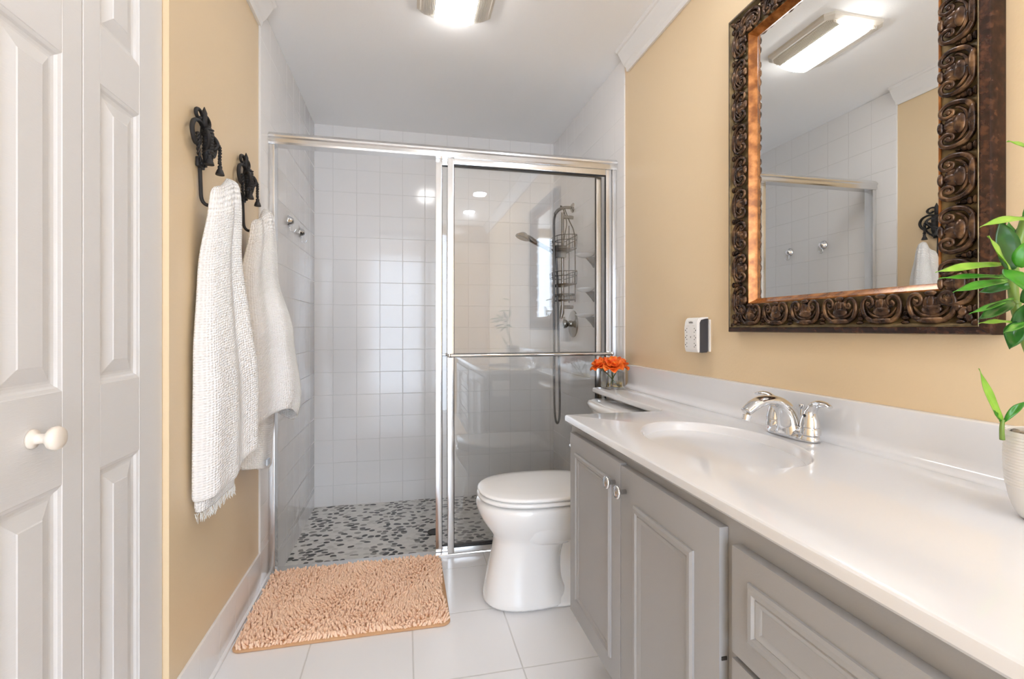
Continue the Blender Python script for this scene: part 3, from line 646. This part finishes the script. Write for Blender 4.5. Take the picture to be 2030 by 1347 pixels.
def motif(u):
    """one lyre-scroll repeat, u long; local x along the frame, y from outer (0) to inner (0.072), z out of the wall"""
    bm = B(); W_ = 0.070; h = u * 0.43
    for s in (-1, 1):
        pts = [(0, 0.010, 0.004), (s * h * .45, 0.012, 0.005), (s * h * .80, 0.022, 0.006), (s * h * .93, 0.036, 0.007), (s * h * .95, 0.052, 0.008), (s * h * .80, 0.064, 0.009), (s * h * .55, 0.066, 0.010), (s * h * .38, 0.058, 0.010), (s * h * .42, 0.047, 0.009), (s * h * .58, 0.044, 0.009), (s * h * .68, 0.050, 0.010), (s * h * .60, 0.056, 0.012)]
        p = spline(pts, 5); m = len(p)
        add_tube(bm, p, [0.0062 - 0.0030 * min(1, i / m * 1.3) for i in range(m)], 8)
        pts = [(0, 0.020, 0.006), (s * h * .40, 0.024, 0.006), (s * h * .66, 0.034, 0.006), (s * h * .74, 0.042, 0.006)]
        p = spline(pts, 5); add_tube(bm, p, [0.0042 - 0.0022 * i / len(p) for i in range(len(p))], 6)
        add_ball(bm, (s * h * .57, 0.052, 0.010), (0.0045, 0.0045, 0.004), 8)
        add_ball(bm, (s * h * .20, 0.046, 0.006), (h * .22, 0.016, 0.005), 10)
        # half of the bud that stands between two lyres
        for k, (yy, rx, ry) in enumerate(((0.008, 0.009, 0.005), (0.018, 0.0085, 0.006), (0.028, 0.006, 0.007), (0.038, 0.0035, 0.006))): add_ball(bm, (s * u * .5, yy, 0.005 - k * 0.0008), (rx, ry, 0.006), 8)
    add_ball(bm, (0, 0.034, 0.005), (h * .46, 0.013, 0.009), 14)
    add_ball(bm, (0, 0.050, 0.006), (h * .20, 0.016, 0.008), 10); add_ball(bm, (0, 0.067, 0.008), (h * .30, 0.006, 0.006), 10)
    add_ball(bm, (0, 0.012, 0.006), (h * .70, 0.008, 0.008), 12)
    return bm
def side(length, n, mtx, dst):
    u = length / n
    for i in range(n): merge(dst, motif(u), mtx @ Matrix.Translation((-length / 2 + (i + 0.5) * u, 0, 0)))
Lh, Lv = (MY1 - MY0) - 0.10, (MZ1 - MZ0) - 0.10
def fm(origin, xd, yd):
    m = Matrix.Identity(4); z = Vector((-1, 0, 0))
    for i, v in enumerate((Vector(xd), Vector(yd), z)):
        for k in range(3): m[k][i] = v[k]
    return Matrix.Translation(origin) @ m
bm = B(); Hm = MZ1 - MZ0; hw_ = (MY1 - MY0) / 2
side(Lh, 6, fm((-0.031, 0, 0.017), (0, -1, 0), (0, 0, 1)), bm); side(Lh, 6, fm((-0.031, 0, Hm - 0.017), (0, 1, 0), (0, 0, -1)), bm)
side(Lv, 9, fm((-0.031, -hw_ + 0.017, Hm / 2), (0, 0, 1), (0, 1, 0)), bm); side(Lv, 9, fm((-0.031, hw_ - 0.017, Hm / 2), (0, 0, -1), (0, -1, 0)), bm)
for sy in (-1, 1):
    for zz in (0.05, Hm - 0.05):
        sz = 1 if zz < 0.5 else -1
        for k in range(5): add_ball(bm, (-0.037, sy * (hw_ - 0.024 - k * 0.011), zz - sz * (0.028 - k * 0.011)), (0.007, 0.009, 0.009), 8)
obj('carving', bm, M['frame_carved'], FR['carved_band'], 3.2)

# ------------------------------------------------------------------ outlet extender and plate
oy, oz = 1.585, 1.075
t = thing('outlet_plate', 'white wall plate behind the plug-in outlet extender', 'wall plate', (XR, oy, oz))
obj('plate', box((-0.006, -0.037, -0.060), (0, 0.037, 0.058), 0.002), M['plastic'], t, 0.6)
t = thing('outlet_extender', 'white plug-in outlet extender with six sockets and charcoal sides on the yellow wall', 'outlet extender', (XR - 0.0062, oy + 0.006, oz))
bm = B(); Pz = [(0, -0.062), (0, 0.064), (-0.030, 0.064), (-0.040, 0.060), (-0.045, 0.048), (-0.045, -0.046), (-0.040, -0.060), (-0.030, -0.064)]
obj('side_housing', prism(Pz, 1, -0.038, 0.038, 0.003), M['charcoal'], t, 0.6)
Pf = [(-0.028, 0.0655), (-0.040, 0.063), (-0.047, 0.050), (-0.049, 0.030), (-0.049, -0.045), (-0.046, -0.058), (-0.041, -0.064), (-0.036, -0.060), (-0.040, -0.044), (-0.040, 0.046), (-0.034, 0.058), (-0.0, 0.062), (-0.0, 0.0665)]
fo = obj('face', prism(Pf, 1, -0.040, 0.040, 0.002), M['plastic'], t, 0.6)
for s in (-1, 1):
    for k in range(3):
        zc = 0.018 - k * 0.027; y = s * 0.024
        bm = B(); add_box(bm, (-0.0497, y - 0.0026, zc + 0.0055), (-0.0485, y + 0.0026, zc + 0.0075)); add_box(bm, (-0.0497, y - 0.0026, zc - 0.0075), (-0.0485, y + 0.0026, zc - 0.0055)); add_box(bm, (-0.0497, y + s * 0.008 - 0.0018, zc - 0.002), (-0.0485, y + s * 0.008 + 0.0018, zc + 0.002))
        obj('socket', bm, M['ink'], fo)
def text(body, size, loc, rot, m, parent, name):
    c = bpy.data.curves.new(name, 'FONT'); c.body = body; c.size = size; c.align_x = 'CENTER'; c.extrude = 0.0002
    tmp = bpy.data.objects.new(name, c); COL.objects.link(tmp); bpy.context.view_layer.update()
    me = bpy.data.meshes.new_from_object(tmp.evaluated_get(bpy.context.evaluated_depsgraph_get())); bpy.data.objects.remove(tmp); me.name = name; me.materials.clear()
    o = bpy.data.objects.new(name, me); COL.objects.link(o); o.location = loc; o.rotation_euler = rot; me.materials.append(m); o.parent = parent; return o
RW = (PI / 2, 0, -PI / 2)
text('belkin', 0.011, (-0.0492, -0.002, 0.044), RW, M['ink'], fo, 'brand_lettering')
for s in (-1, 1): obj('status_mark', box((-0.0496, s * 0.018 - 0.007, 0.0345), (-0.0488, s * 0.018 + 0.007, 0.0355)), M['beige_plastic'], fo)
obj('center_light', box((-0.0496, -0.001, -0.010), (-0.0488, 0.001, -0.004)), M['ink'], fo)

# ------------------------------------------------------------------ iron wall hooks
def spiral(c, r0, a0, turns, sgn, n=22, pinch=0.35):
    return [(0, c[0] + sgn * (r0 * (1 - (1 - pinch) * i / n)) * math.cos(a0 + turns * 2 * PI * i / n), c[1] + (r0 * (1 - (1 - pinch) * i / n)) * math.sin(a0 + turns * 2 * PI * i / n)) for i in range(n + 1)]
def bell(bm, c):
    add_lathe(bm, [(0.003, 0.034), (0.006, 0.030), (0.0065, 0.024), (0.0055, 0.021), (0.009, 0.012), (0.012, 0.001), (0.0125, -0.004), (0.0001, -0.003)], 12, Matrix.Translation(c))
def iron_hook(y, label, first=None):
    loc = (XL, y, 1.49)
    if first: return copy_thing(first, loc, label)
    t = thing('iron_wall_hook', label, 'wall hook', loc, 'black scrolled iron wall hooks')
    bm = B(); xo = 0.014
    sh = lambda pts, dx=0.0: [(xo + dx + p[0], p[1], p[2]) for p in pts]
    for s in (-1, 1):
        add_tube(bm, sh(spiral((s * 0.026, 0.222), 0.026, PI, -0.95, s)), 0.0055, 8)               # upper scrolls
        add_tube(bm, sh([(0, s * 0.004, 0.165), (0, s * 0.001, 0.20), (0, s * 0.0, 0.222)]), 0.006, 8)
        add_tube(bm, sh(spline([(0, 0, 0.178), (0, s * 0.028, 0.196), (0, s * 0.062, 0.182), (0, s * 0.074, 0.146), (0, s * 0.058, 0.108), (0, s * 0.034, 0.112), (0, s * 0.030, 0.138), (0, s * 0.044, 0.146)], 6), 0.004), 0.0065, 8)   # large side scrolls
        add_tube(bm, sh(spline([(0, s * 0.002, 0.16), (0.018, s * 0.020, 0.168), (0.028, s * 0.030, 0.145), (0.024, s * 0.020, 0.120), (0.012, s * 0.008, 0.10)], 6)), 0.006, 8)
    add_tube(bm, sh([(0.004, 0, 0.17), (0.004, 0, 0.245), (0.004, 0, 0.268)]), [0.009, 0.008, 0.001], 8)
    bmesh.ops.translate(bm, verts=[], vec=(0, 0, 0))
    obj('scrollwork', bm, M['iron'], t, 3.2)
    bm = B(); add_tube(bm, sh([(0.014, 0, 0.190), (0.014, 0, 0.175), (0.014, 0, 0.085), (0.012, 0, 0.055)]), [0.009, 0.0145, 0.0145, 0.010], 12)
    for k in range(9):
        zz = 0.182 - k * 0.012
        add_tube(bm, [(xo + 0.014 + 0.0135 * math.cos(a), 0.0135 * math.sin(a), zz + 0.004 * math.sin(a)) for a in [2 * PI * q / 12 for q in range(12)]], 0.0028, 6, True)
    add_box(bm, (0.002, -0.020, 0.036), (0.012, 0.020, 0.072), 0.004)
    obj('rope_bound_post', bm, M['iron'], t, 3.2)
    def rope(pts, name):
        bm = B(); p = spline(pts, 10)
        for ph in (0, PI):
            q = []
            for i, v in enumerate(p):
                tg = (p[min(i + 1, len(p) - 1)] - p[max(i - 1, 0)]).normalized(); a = tg.orthogonal().normalized(); b = tg.cross(a); ang = ph + i * 0.8
                q.append(v + (a * math.cos(ang) + b * math.sin(ang)) * 0.0026)
            add_tube(bm, q, 0.0032, 5)
        obj(name, bm, M['iron'], t, 3.2)
    rope([(0.02, -0.045, 0.145), (0.022, -0.048, 0.11), (0.018, -0.035, 0.075), (0.014, -0.012, 0.046)], 'rope')
    rope([(0.02, 0.045, 0.145), (0.022, 0.048, 0.11), (0.018, 0.035, 0.075), (0.014, 0.012, 0.046)], 'rope')
    rope([(0.03, 0.010, 0.12), (0.044, 0.030, 0.142), (0.046, 0.036, 0.125), (0.046, 0.035, 0.095), (0.046, 0.034, 0.070)], 'rope')
    for c in ((0.047, 0.034, 0.032), (0.036, -0.010, 0.050)):
        bm = B(); bell(bm, c); add_tube(bm, [(c[0], c[1] + 0.006 * math.cos(a), c[2] + 0.040 + 0.006 * math.sin(a)) for a in [2 * PI * q / 10 for q in range(10)]], 0.0026, 6, True); obj('tassel', bm, M['iron'], t, 0.9)
    bm = B(); add_tube(bm, spline([(0.006, 0, 0.10), (0.008, 0, 0.04), (0.010, 0, 0.0), (0.020, 0, -0.018), (0.036, 0, -0.020), (0.046, 0, -0.006), (0.048, 0, 0.006)], 6), 0.0052, 10); add_ball(bm, (0.048, 0, 0.009), 0.006); obj('hook_arm', bm, M['iron'], t, 3.2)
    for o in t.children:
        if not o.name.startswith('hook_arm'):
            for v in o.data.vertices: v.co.z = 0.089 + (v.co.z - 0.036) * 0.79; v.co.y *= 1.14
    return t
h1 = iron_hook(1.60, 'black scrolled iron wall hook nearer the closet doors, holding a towel')
iron_hook(1.985, 'black scrolled iron wall hook nearer the shower, holding a towel', h1)

# ------------------------------------------------------------------ towels
def interp(tab, x):
    for (a, va), (b, vb_) in zip(tab, tab[1:]):
        if x <= b:
            k = (x - a) / (b - a); k = k * k * (3 - 2 * k) if len(tab) > 2 else k
            return va + (vb_ - va) * k
    return tab[-1][1]
def cloth(name, yl, yr, dep, ztop, zbot, folds, ns, nt, parent, thick=0.006, x0=XL + 0.008, uvs=150):
    """open sheet wrapped round the hook: s runs along the width from near to far, t runs down"""
    bm = B(); uv = bm.loops.layers.uv.new('uv'); vs = []
    for j in range(nt + 1):
        t_ = j / nt; row = []
        for i in range(ns + 1):
            s = i / ns
            y = interp(yl, t_) + (interp(yr, t_) - interp(yl, t_)) * s
            z1 = interp(ztop, s); z = z1 + (interp(zbot, s) - z1) * t_
            d = interp(dep, t_); bul = math.sin(PI * min(1, max(0, s))) ** 0.6 if 0 < s < 1 else 0
            x = x0 + d * bul
            x += interp([(0, 0.030), (0.3, 0.004), (1, 0.0)], t_)
            for amp, fr_, ph, tw in folds:
                a = amp * min(1, 0.25 + 1.2 * t_) * math.sin(2 * PI * fr_ * s + ph + tw * t_)
                x += a * bul; y += 0.5 * a * math.cos(2 * PI * fr_ * s + ph)
            if j < 3:                                        # the cloth closes over the hook
                kk, dz = ((0.30, 0.012), (0.72, 0.009), (0.93, 0.004))[j]; yc = (interp(yl, 0) + interp(yr, 0)) / 2; xc = x0 + 0.052
                x = xc + (x - xc) * kk; y = yc + (y - yc) * kk; z = z1 + dz - j * 0.004
            row.append(bm.verts.new((max(x, XL + 0.006), y, z)))
        vs.append(row)
    for j in range(nt):
        for i in range(ns):
            f = bm.faces.new((vs[j][i], vs[j][i + 1], vs[j + 1][i + 1], vs[j + 1][i]))
            for lp, (a, b) in zip(f.loops, ((i, j), (i + 1, j), (i + 1, j + 1), (i, j + 1))): lp[uv].uv = (a / ns * 0.42 * uvs, b / nt * 0.8 * uvs)
    hem = [v.co.copy() for v in vs[-1]]
    o = obj(name, bm, M['towel'], parent, 3.2)
    so = o.modifiers.new('thickness', 'SOLIDIFY'); so.thickness = thick; so.offset = 1
    su = o.modifiers.new('smooth', 'SUBSURF'); su.levels = 1; su.render_levels = 1
    return o, hem
def fringe(hem, i0, i1, length, parent, dirv=(0.004, -0.004, -1)):
    bm = B(); rnd = random.Random(5)
    for i in range(i0, i1):
        for k in range(7):
            p = hem[i].lerp(hem[i + 1], k / 7) + Vector((rnd.uniform(0, 0.005), 0, 0.002)); l = length * rnd.uniform(0.6, 1.1)
            d = Vector((rnd.uniform(-.2, .25), rnd.uniform(-.25, .25), -1)).normalized()
            e = p + d * l; add_tube(bm, [p, p.lerp(e, 0.5) + Vector((rnd.uniform(-.003, .003), rnd.uniform(-.003, .003), 0)), e], 0.0008, 4)
    o = obj('fringe', bm, M['thread'], parent, 3.2); o['kind'] = 'stuff'; return o
t = thing('hanging_towel', 'white waffle towel with fringed hem on the hook nearer the closet doors', 'towel', (0, 0, 0), 'white waffle towels on the iron hooks')
cloth('outer_layer', [(0, 1.585), (.25, 1.562), (.55, 1.532), (1, 1.530)], [(0, 1.652), (.2, 1.70), (.5, 1.80), (.8, 1.885), (1, 1.90)], [(0, 0.066), (.3, 0.082), (.7, 0.105), (1, 0.100)],
      [(0, 1.515), (.35, 1.542), (.7, 1.54), (1, 1.50)], [(0, 0.60), (.25, 0.632), (.5, 0.70), (.75, 0.80), (1, 0.86)], [(0.012, 2.0, 0.4, 0.6), (0.006, 4.3, 1.0, -1.0)], 44, 40, t)
_, hem = cloth('inner_layer', [(0, 1.60), (1, 1.552)], [(0, 1.64), (1, 1.735)], [(0, 0.05), (1, 0.060)], [(0, 1.50), (1, 1.50)], [(0, 0.562), (.15, 0.572), (.5, 0.605), (.85, 0.65), (1, 0.64)], [(0.010, 1.6, 2.0, 0.5)], 30, 24, t)
fringe(hem, 0, 30, 0.028, t)
t = thing('hanging_towel', 'white waffle towel with small tag on the hook nearer the shower', 'towel', (0, 0, 0), 'white waffle towels on the iron hooks')
cloth('outer_layer', [(0, 1.968), (.3, 1.93), (.6, 1.905), (1, 1.90)], [(0, 2.04), (.25, 2.09), (.55, 2.16), (.85, 2.205), (1, 2.205)], [(0, 0.066), (.3, 0.100), (.6, 0.150), (.9, 0.176), (1, 0.165)],
      [(0, 1.50), (.35, 1.54), (.7, 1.545), (1, 1.50)], [(0, 0.74), (.3, 0.79), (.6, 0.735), (.8, 0.72), (1, 0.76)], [(0.014, 2.4, 1.2, 0.5), (0.007, 4.0, 0.2, 0.8)], 44, 36, t)
_, hem = cloth('inner_layer', [(0, 1.975), (1, 1.925)], [(0, 2.02), (1, 2.085)], [(0, 0.05), (.6, 0.10), (1, 0.085)], [(0, 1.50), (1, 1.50)], [(0, 0.578), (.5, 0.562), (1, 0.585)], [(0.010, 1.5, 0.2, 0.4)], 26, 26, t)
obj('care_tag', box((XL + 0.094, 1.955, 0.585), (XL + 0.101, 1.990, 0.607), 0.001), M['tag'], t)

# ------------------------------------------------------------------ bath mat
MX0, MX1, MYa, MYb = -0.578, 0.164, 1.782, 2.322
t = thing('bath_mat', 'peach chenille bath mat on the floor in front of the shower', 'bath mat', ((MX0 + MX1) / 2, (MYa + MYb) / 2, 0))
hx, hy = (MX1 - MX0) / 2, (MYb - MYa) / 2
def rrect(hx, hy, r, z, n=6):
    out = []
    for cx_, cy_, a in ((hx - r, hy - r, 0), (-hx + r, hy - r, PI / 2), (-hx + r, -hy + r, PI), (hx - r, -hy + r, 1.5 * PI)):
        for k in range(n + 1): out.append((cx_ + r * math.cos(a + k * PI / 2 / n), cy_ + r * math.sin(a + k * PI / 2 / n), z))
    return out
bm = B(); loft(bm, [rrect(hx - .002, hy - .002, 0.028, 0.0005), rrect(hx, hy, 0.03, 0.003), rrect(hx, hy, 0.03, 0.007), rrect(hx - .004, hy - .004, 0.028, 0.010)]); obj('backing', bm, M['mat_base'], t, 0.9)
rng = np.random.default_rng(3)
sp = 0.0098; gx, gy = np.meshgrid(np.arange(-hx + 0.010, hx - 0.009, sp), np.arange(-hy + 0.010, hy - 0.009, sp)); gx = gx.ravel() + rng.uniform(-.0025, .0025, gx.size); gy = gy.ravel() + rng.uniform(-.0025, .0025, gy.size)
def lowf(x, y, s): return np.sin(x * 11 + s) * np.cos(y * 13 + 2 * s) + 0.7 * np.sin(x * 27 - y * 19 + 3 * s)
tx = 0.55 * lowf(gx, gy, 0.4) + rng.normal(0, 0.36, gx.size); ty = 0.5 * lowf(gx, gy, 2.1) + rng.normal(0, 0.36, gx.size)
keep = ~((np.abs(gx) > hx - 0.03) & (np.abs(gy) > hy - 0.03) & (np.hypot(np.abs(gx) - hx + 0.03, np.abs(gy) - hy + 0.03) > 0.024))
gx, gy, tx, ty = gx[keep], gy[keep], tx[keep], ty[keep]
NS = 6; lv = [(0.0, 0.0034), (0.35, 0.0043), (0.75, 0.0044), (0.95, 0.0028)]; ln = 0.021
ang = np.arange(NS) * 2 * PI / NS; V_ = []; F_ = []
N = gx.size; ax = np.stack([tx, ty, np.ones(N)], 1); ax /= np.linalg.norm(ax, axis=1)[:, None]
e1 = np.cross(ax, np.tile([0.0, 1.0, 0.0], (N, 1))); e1 /= np.linalg.norm(e1, axis=1)[:, None]; e2 = np.cross(ax, e1)
base = np.stack([gx, gy, np.full(N, 0.008)], 1); lens_ = ln * rng.uniform(0.8, 1.15, N)
verts = []
for h_, r_ in lv:
    c = base + ax * (h_ * lens_)[:, None]
    for a in ang: verts.append(c + (e1 * math.cos(a) + e2 * math.sin(a)) * r_)
verts.append(base + ax * (lens_ * 1.03)[:, None])
vv = np.stack(verts, 1); K = vv.shape[1]; vv[:, :, 2] = np.maximum(vv[:, :, 2], 0.006)
vv[:, :, 0] = np.clip(vv[:, :, 0], -hx + 0.001, hx + 0.004); vv[:, :, 1] = np.clip(vv[:, :, 1], -hy + 0.002, hy + 0.003)
fq = []
for l in range(len(lv) - 1):
    for k in range(NS): fq.append((l * NS + k, l * NS + (k + 1) % NS, (l + 1) * NS + (k + 1) % NS, (l + 1) * NS + k))
ft = [((len(lv) - 1) * NS + k, (len(lv) - 1) * NS + (k + 1) % NS, K - 1) for k in range(NS)]
fq = np.array(fq); ft = np.array(ft); offs = (np.arange(N) * K)
quads = (fq[None] + offs[:, None, None]).reshape(-1, 4); tris = (ft[None] + offs[:, None, None]).reshape(-1, 3)
me = bpy.data.meshes.new('pile'); me.vertices.add(N * K); me.vertices.foreach_set('co', vv.reshape(-1).astype(np.float32))
nl = quads.size + tris.size; me.loops.add(nl); me.loops.foreach_set('vertex_index', np.concatenate([quads.ravel(), tris.ravel()]).astype(np.int32))
me.polygons.add(len(quads) + len(tris)); me.polygons.foreach_set('loop_start', np.concatenate([np.arange(len(quads)) * 4, len(quads) * 4 + np.arange(len(tris)) * 3]).astype(np.int32))
me.polygons.foreach_set('use_smooth', np.ones(len(quads) + len(tris), dtype=bool)); me.update(calc_edges=True); me.validate(); me.materials.append(M['mat_pile'])
po = bpy.data.objects.new('pile', me); COL.objects.link(po); po.parent = t; po['kind'] = 'stuff'

# ------------------------------------------------------------------ flowers in the glass vase on the ledge
VX, VYv = 0.960, 2.125
t = thing('flower_vase', 'small square clear glass vase with amber base on the narrow ledge', 'vase', (VX, VYv, ZT))
def sq(h, z, q=5, n=32): return [(math.copysign(abs(math.cos(a)) ** (2 / q), math.cos(a)) * h, math.copysign(abs(math.sin(a)) ** (2 / q), math.sin(a)) * h, z) for a in [2 * PI * i / n for i in range(n)]]
bm = B(); loft(bm, [sq(0.044, 0.0005), sq(0.047, 0.003), sq(0.047, 0.078), sq(0.0455, 0.080), sq(0.0435, 0.078), sq(0.0435, 0.010), sq(0.038, 0.008)]); obj('glass', bm, M['vase_glass'], t, 0.8)
bm = B(); loft(bm, [sq(0.040, 0.009), sq(0.043, 0.011), sq(0.043, 0.031)]); obj('water', bm, M['amber'], t, 0.8)
def flower(c, tilt, sc, label):
    t = thing('orange_flower', label, 'flower', (VX, VYv, ZT + 0.012), 'orange flowers in the glass vase')
    c = Vector(c); f0 = Vector((-c.x * 0.55, -c.y * 0.55, 0.002))
    bm = B(); add_tube(bm, spline([f0, f0.lerp(c, 0.5), c], 6), 0.003, 8); obj('stem', bm, M['stem_green'], t, 3.2)
    R = rot_to(tilt); rnd = random.Random(sum(map(ord, label)))
    for layer, (npet, L_, wd, opn) in enumerate(((7, 0.046, 0.025, 1.10), (6, 0.040, 0.024, 0.72), (5, 0.032, 0.020, 0.34))):
        for k in range(npet):
            a = 2 * PI * (k + 0.5 * layer) / npet + rnd.uniform(-.15, .15); bm = B(); rows = []
            for i in range(7):
                s = i / 6; ww = wd * math.sin(PI * min(1, 0.12 + 0.80 * s)) ** 0.8; th_ = opn * (0.45 + 0.75 * s)
                rr_ = L_ * s * math.sin(th_); zz = L_ * s * math.cos(th_) + 0.004 * layer
                rows.append([bm.verts.new((R @ Vector((rr_ * math.cos(a) - q * ww * math.sin(a), rr_ * math.sin(a) + q * ww * math.cos(a), zz + 0.010 * abs(q) ** 2 * (1 - 0.3 * s) + 0.0015 * math.sin(9 * q + i)))) * sc + c) for q in (-1, -.5, 0, .5, 1)])
            for r1, r2 in zip(rows, rows[1:]):
                for q in range(4): bm.faces.new((r1[q], r1[q + 1], r2[q + 1], r2[q]))
            o = obj('petal', bm, M['petal'], t, 3.2); so = o.modifiers.new('thickness', 'SOLIDIFY'); so.thickness = 0.0008
flower((-0.012, -0.024, 0.084), (-0.15, -0.55, 1), 1.25, 'orange silk flower at the front of the glass vase, facing the camera')
flower((-0.046, 0.012, 0.082), (-0.5, 0.05, 1), 1.2, 'orange silk flower on the left of the glass vase, next to the shower')
flower((0.030, 0.006, 0.084), (0.45, -0.2, 1), 1.2, 'orange silk flower on the right of the glass vase, next to the yellow wall')

# ------------------------------------------------------------------ potted plant
PX, PY = 0.932, 0.512
t = thing('potted_plant', 'green lucky bamboo in a white ribbed pot at the near end of the worktop', 'potted plant', (PX, PY, ZT))
def Pp(p): return (p[0] - PX, p[1] - PY, p[2] - ZT)
prof = [(0.038, 0.001), (0.041, 0.003), (0.046, 0.012), (0.051, 0.026), (0.0545, 0.045)]
k = 0
for i in range(18):
    z = 0.048 + i * 0.0044; r = 0.0552 + 0.0022 * math.sin(i / 18 * PI); prof += [(r, z), (r + 0.0010, z + 0.0018), (r + 0.0002, z + 0.0036)]
prof += [(0.0562, 0.129), (0.055, 0.131), (0.0525, 0.130), (0.0515, 0.112)]
bm = B(); add_lathe(bm, prof, 56); obj('pot', bm, M['pot'], t, 0.9)
bm = B(); rnd = random.Random(11); add_lathe(bm, [(0.0512, 0.108), (0.0512, 0.116), (0.0001, 0.118)], 24)
for i in range(110):
    a, r = rnd.uniform(0, 2 * PI), 0.047 * math.sqrt(rnd.random()); add_ball(bm, (r * math.cos(a), r * math.sin(a), 0.120 + rnd.uniform(0, .006)), (rnd.uniform(.004, .008), rnd.uniform(.004, .006), rnd.uniform(.003, .005)), 7, Matrix.Rotation(rnd.uniform(0, 3), 3, 'Z'))
o = obj('pebbles', bm, M['rock'], t, 3.2); o['kind'] = 'stuff'
def leaf(base, tip, width, m, sag=0.0, face=(-0.5, -0.6, 0.6), curl=0.25):
    b, e = Vector(base), Vector(tip); ax = (e - b); Ln = ax.length; ax.normalize(); f = Vector(face); side = ax.cross(f).normalized(); nrm = side.cross(ax).normalized()
    bm = B(); rows = []
    for i in range(13):
        s = i / 12; w_ = width * 0.5 * (math.sin(PI * min(1, s * 0.97 + 0.03) ** 0.8) ** 0.9) if s < 1 else 0.0004
        c = b + ax * Ln * s + Vector((0, 0, -sag * (s * s - s) * -4 * 0.5)) * 1.0 + nrm * 0.0
        rows.append([bm.verts.new(c + side * w_ * q + nrm * w_ * curl * (abs(q) ** 1.3) + nrm * 0.0012 * math.sin(s * 9 + 2 * q)) for q in (-1, -.6, -.2, 0, .2, .6, 1)])
    for r1, r2 in zip(rows, rows[1:]):
        for q in range(6): bm.faces.new((r1[q], r1[q + 1], r2[q + 1], r2[q]))
    for v in bm.verts: v.co -= Vector((PX, PY, ZT))
    o = obj('leaf', bm, M[m], t, 3.2); so = o.modifiers.new('thickness', 'SOLIDIFY'); so.thickness = 0.0007
leaf((0.848, 0.529, 1.1938), (0.7115, 0.5183, 1.1774), 0.0151, 'leaf_light', -0.004)
leaf((0.8725, 0.5338, 1.1758), (0.738, 0.5329, 1.1711), 0.0101, 'leaf_mid', -0.004)
leaf((0.8573, 0.5269, 1.1703), (0.7241, 0.5052, 1.1496), 0.0151, 'leaf_mid', -0.003)
leaf((0.8754, 0.5331, 1.1646), (0.839, 0.5515, 1.1541), 0.0164, 'leaf_dark', 0)
leaf((0.866, 0.525, 1.1438), (0.7569, 0.5082, 1.1205), 0.0088, 'leaf_mid', 0)
leaf((0.8536, 0.5175, 1.1388), (0.7691, 0.5055, 1.1122), 0.0189, 'leaf_dark', 0)
leaf((0.8688, 0.5244, 1.1085), (0.7931, 0.5207, 1.1075), 0.0076, 'leaf_light', -0.004)
leaf((0.8754, 0.5331, 1.1869), (0.8458, 0.5295, 1.2585), 0.0328, 'leaf_dark', 0)
leaf((0.8486, 0.5186, 1.1823), (0.7819, 0.5026, 1.2273), 0.0189, 'leaf_light', 0.002)
leaf((0.9019, 0.517, 1.2556), (0.7945, 0.5204, 1.244), 0.0139, 'leaf_light', -0.014)
leaf((0.9016, 0.5478, 1.2009), (0.9078, 0.5567, 1.2645), 0.0214, 'leaf_mid', 0)
leaf((0.83, 0.5125, 1.184), (0.7892, 0.4601, 1.1434), 0.0214, 'leaf_mid', -0.004)
leaf((0.8592, 0.5162, 1.1084), (0.8233, 0.5037, 1.0715), 0.024, 'leaf_dark', 0)
leaf((0.909, 0.5154, 1.3512), (0.8321, 0.512, 1.3655), 0.0113, 'leaf_light', -0.006)
leaf((0.8621, 0.5054, 1.1083), (0.7786, 0.4829, 1.0943), 0.0101, 'leaf_mid', -0.003)
leaf((0.8944, 0.5392, 1.1783), (0.8387, 0.531, 1.1776), 0.005, 'leaf_dark', 0)
leaf((0.8996, 0.538, 1.2146), (0.9128, 0.5351, 1.2676), 0.0252, 'leaf_dark', 0)
leaf((0.8482, 0.5084, 1.1868), (0.8435, 0.489, 1.2259), 0.0252, 'leaf_mid', 0)
leaf((0.8517, 0.5077, 1.1368), (0.8672, 0.4837, 1.1635), 0.0214, 'leaf_dark', -0.006)
leaf((0.8767, 0.5226, 1.1306), (0.9306, 0.5107, 1.1085), 0.0214, 'leaf_mid', -0.006)
leaf((0.9055, 0.5367, 1.26), (0.9234, 0.5123, 1.2997), 0.0214, 'leaf_mid', -0.006)
leaf((0.8688, 0.5244, 1.0975), (0.8586, 0.5061, 1.1368), 0.0189, 'leaf_dark', 0)
leaf((0.8737, 0.5438, 0.9605), (0.8281, 0.5436, 1.0407), 0.012, 'leaf_light', 0.01)
leaf((0.8759, 0.5433, 0.959), (0.9002, 0.5276, 0.9923), 0.0095, 'leaf_mid', -0.01)
leaf((0.8715, 0.5443, 0.9605), (0.8499, 0.5388, 0.9788), 0.0057, 'leaf_mid', 0)
bm = B(); add_tube(bm, [Pp(p) for p in spline([(0.9314, 0.5156, 0.916), (0.909, 0.5154, 1.0055), (0.8803, 0.5218, 1.0901), (0.8736, 0.5284, 1.1382), (0.883, 0.5366, 1.1838), (0.8981, 0.5384, 1.2298), (0.8965, 0.5285, 1.2653)], 6)], 0.0062, 10)
for p in [(0.909, 0.5154, 1.0055), (0.8803, 0.5218, 1.0901), (0.8736, 0.5284, 1.1382), (0.883, 0.5366, 1.1838)]: add_tube(bm, [Pp((p[0], p[1], p[2] - 0.003)), Pp((p[0], p[1], p[2] + 0.003))], 0.0072, 10)
obj('stalk', bm, M['stalk'], t, 3.2)
bm = B(); add_tube(bm, [Pp(p) for p in spline([(0.8761, 0.5453, 0.9328), (0.873, 0.5439, 0.9499), (0.8744, 0.5436, 0.9635)], 5)], [0.0034 - 0.00008 * i for i in range(11)], 8); obj("sprout_stem", bm, M["stalk"], t, 3.2)

print('built', len(bpy.data.objects))
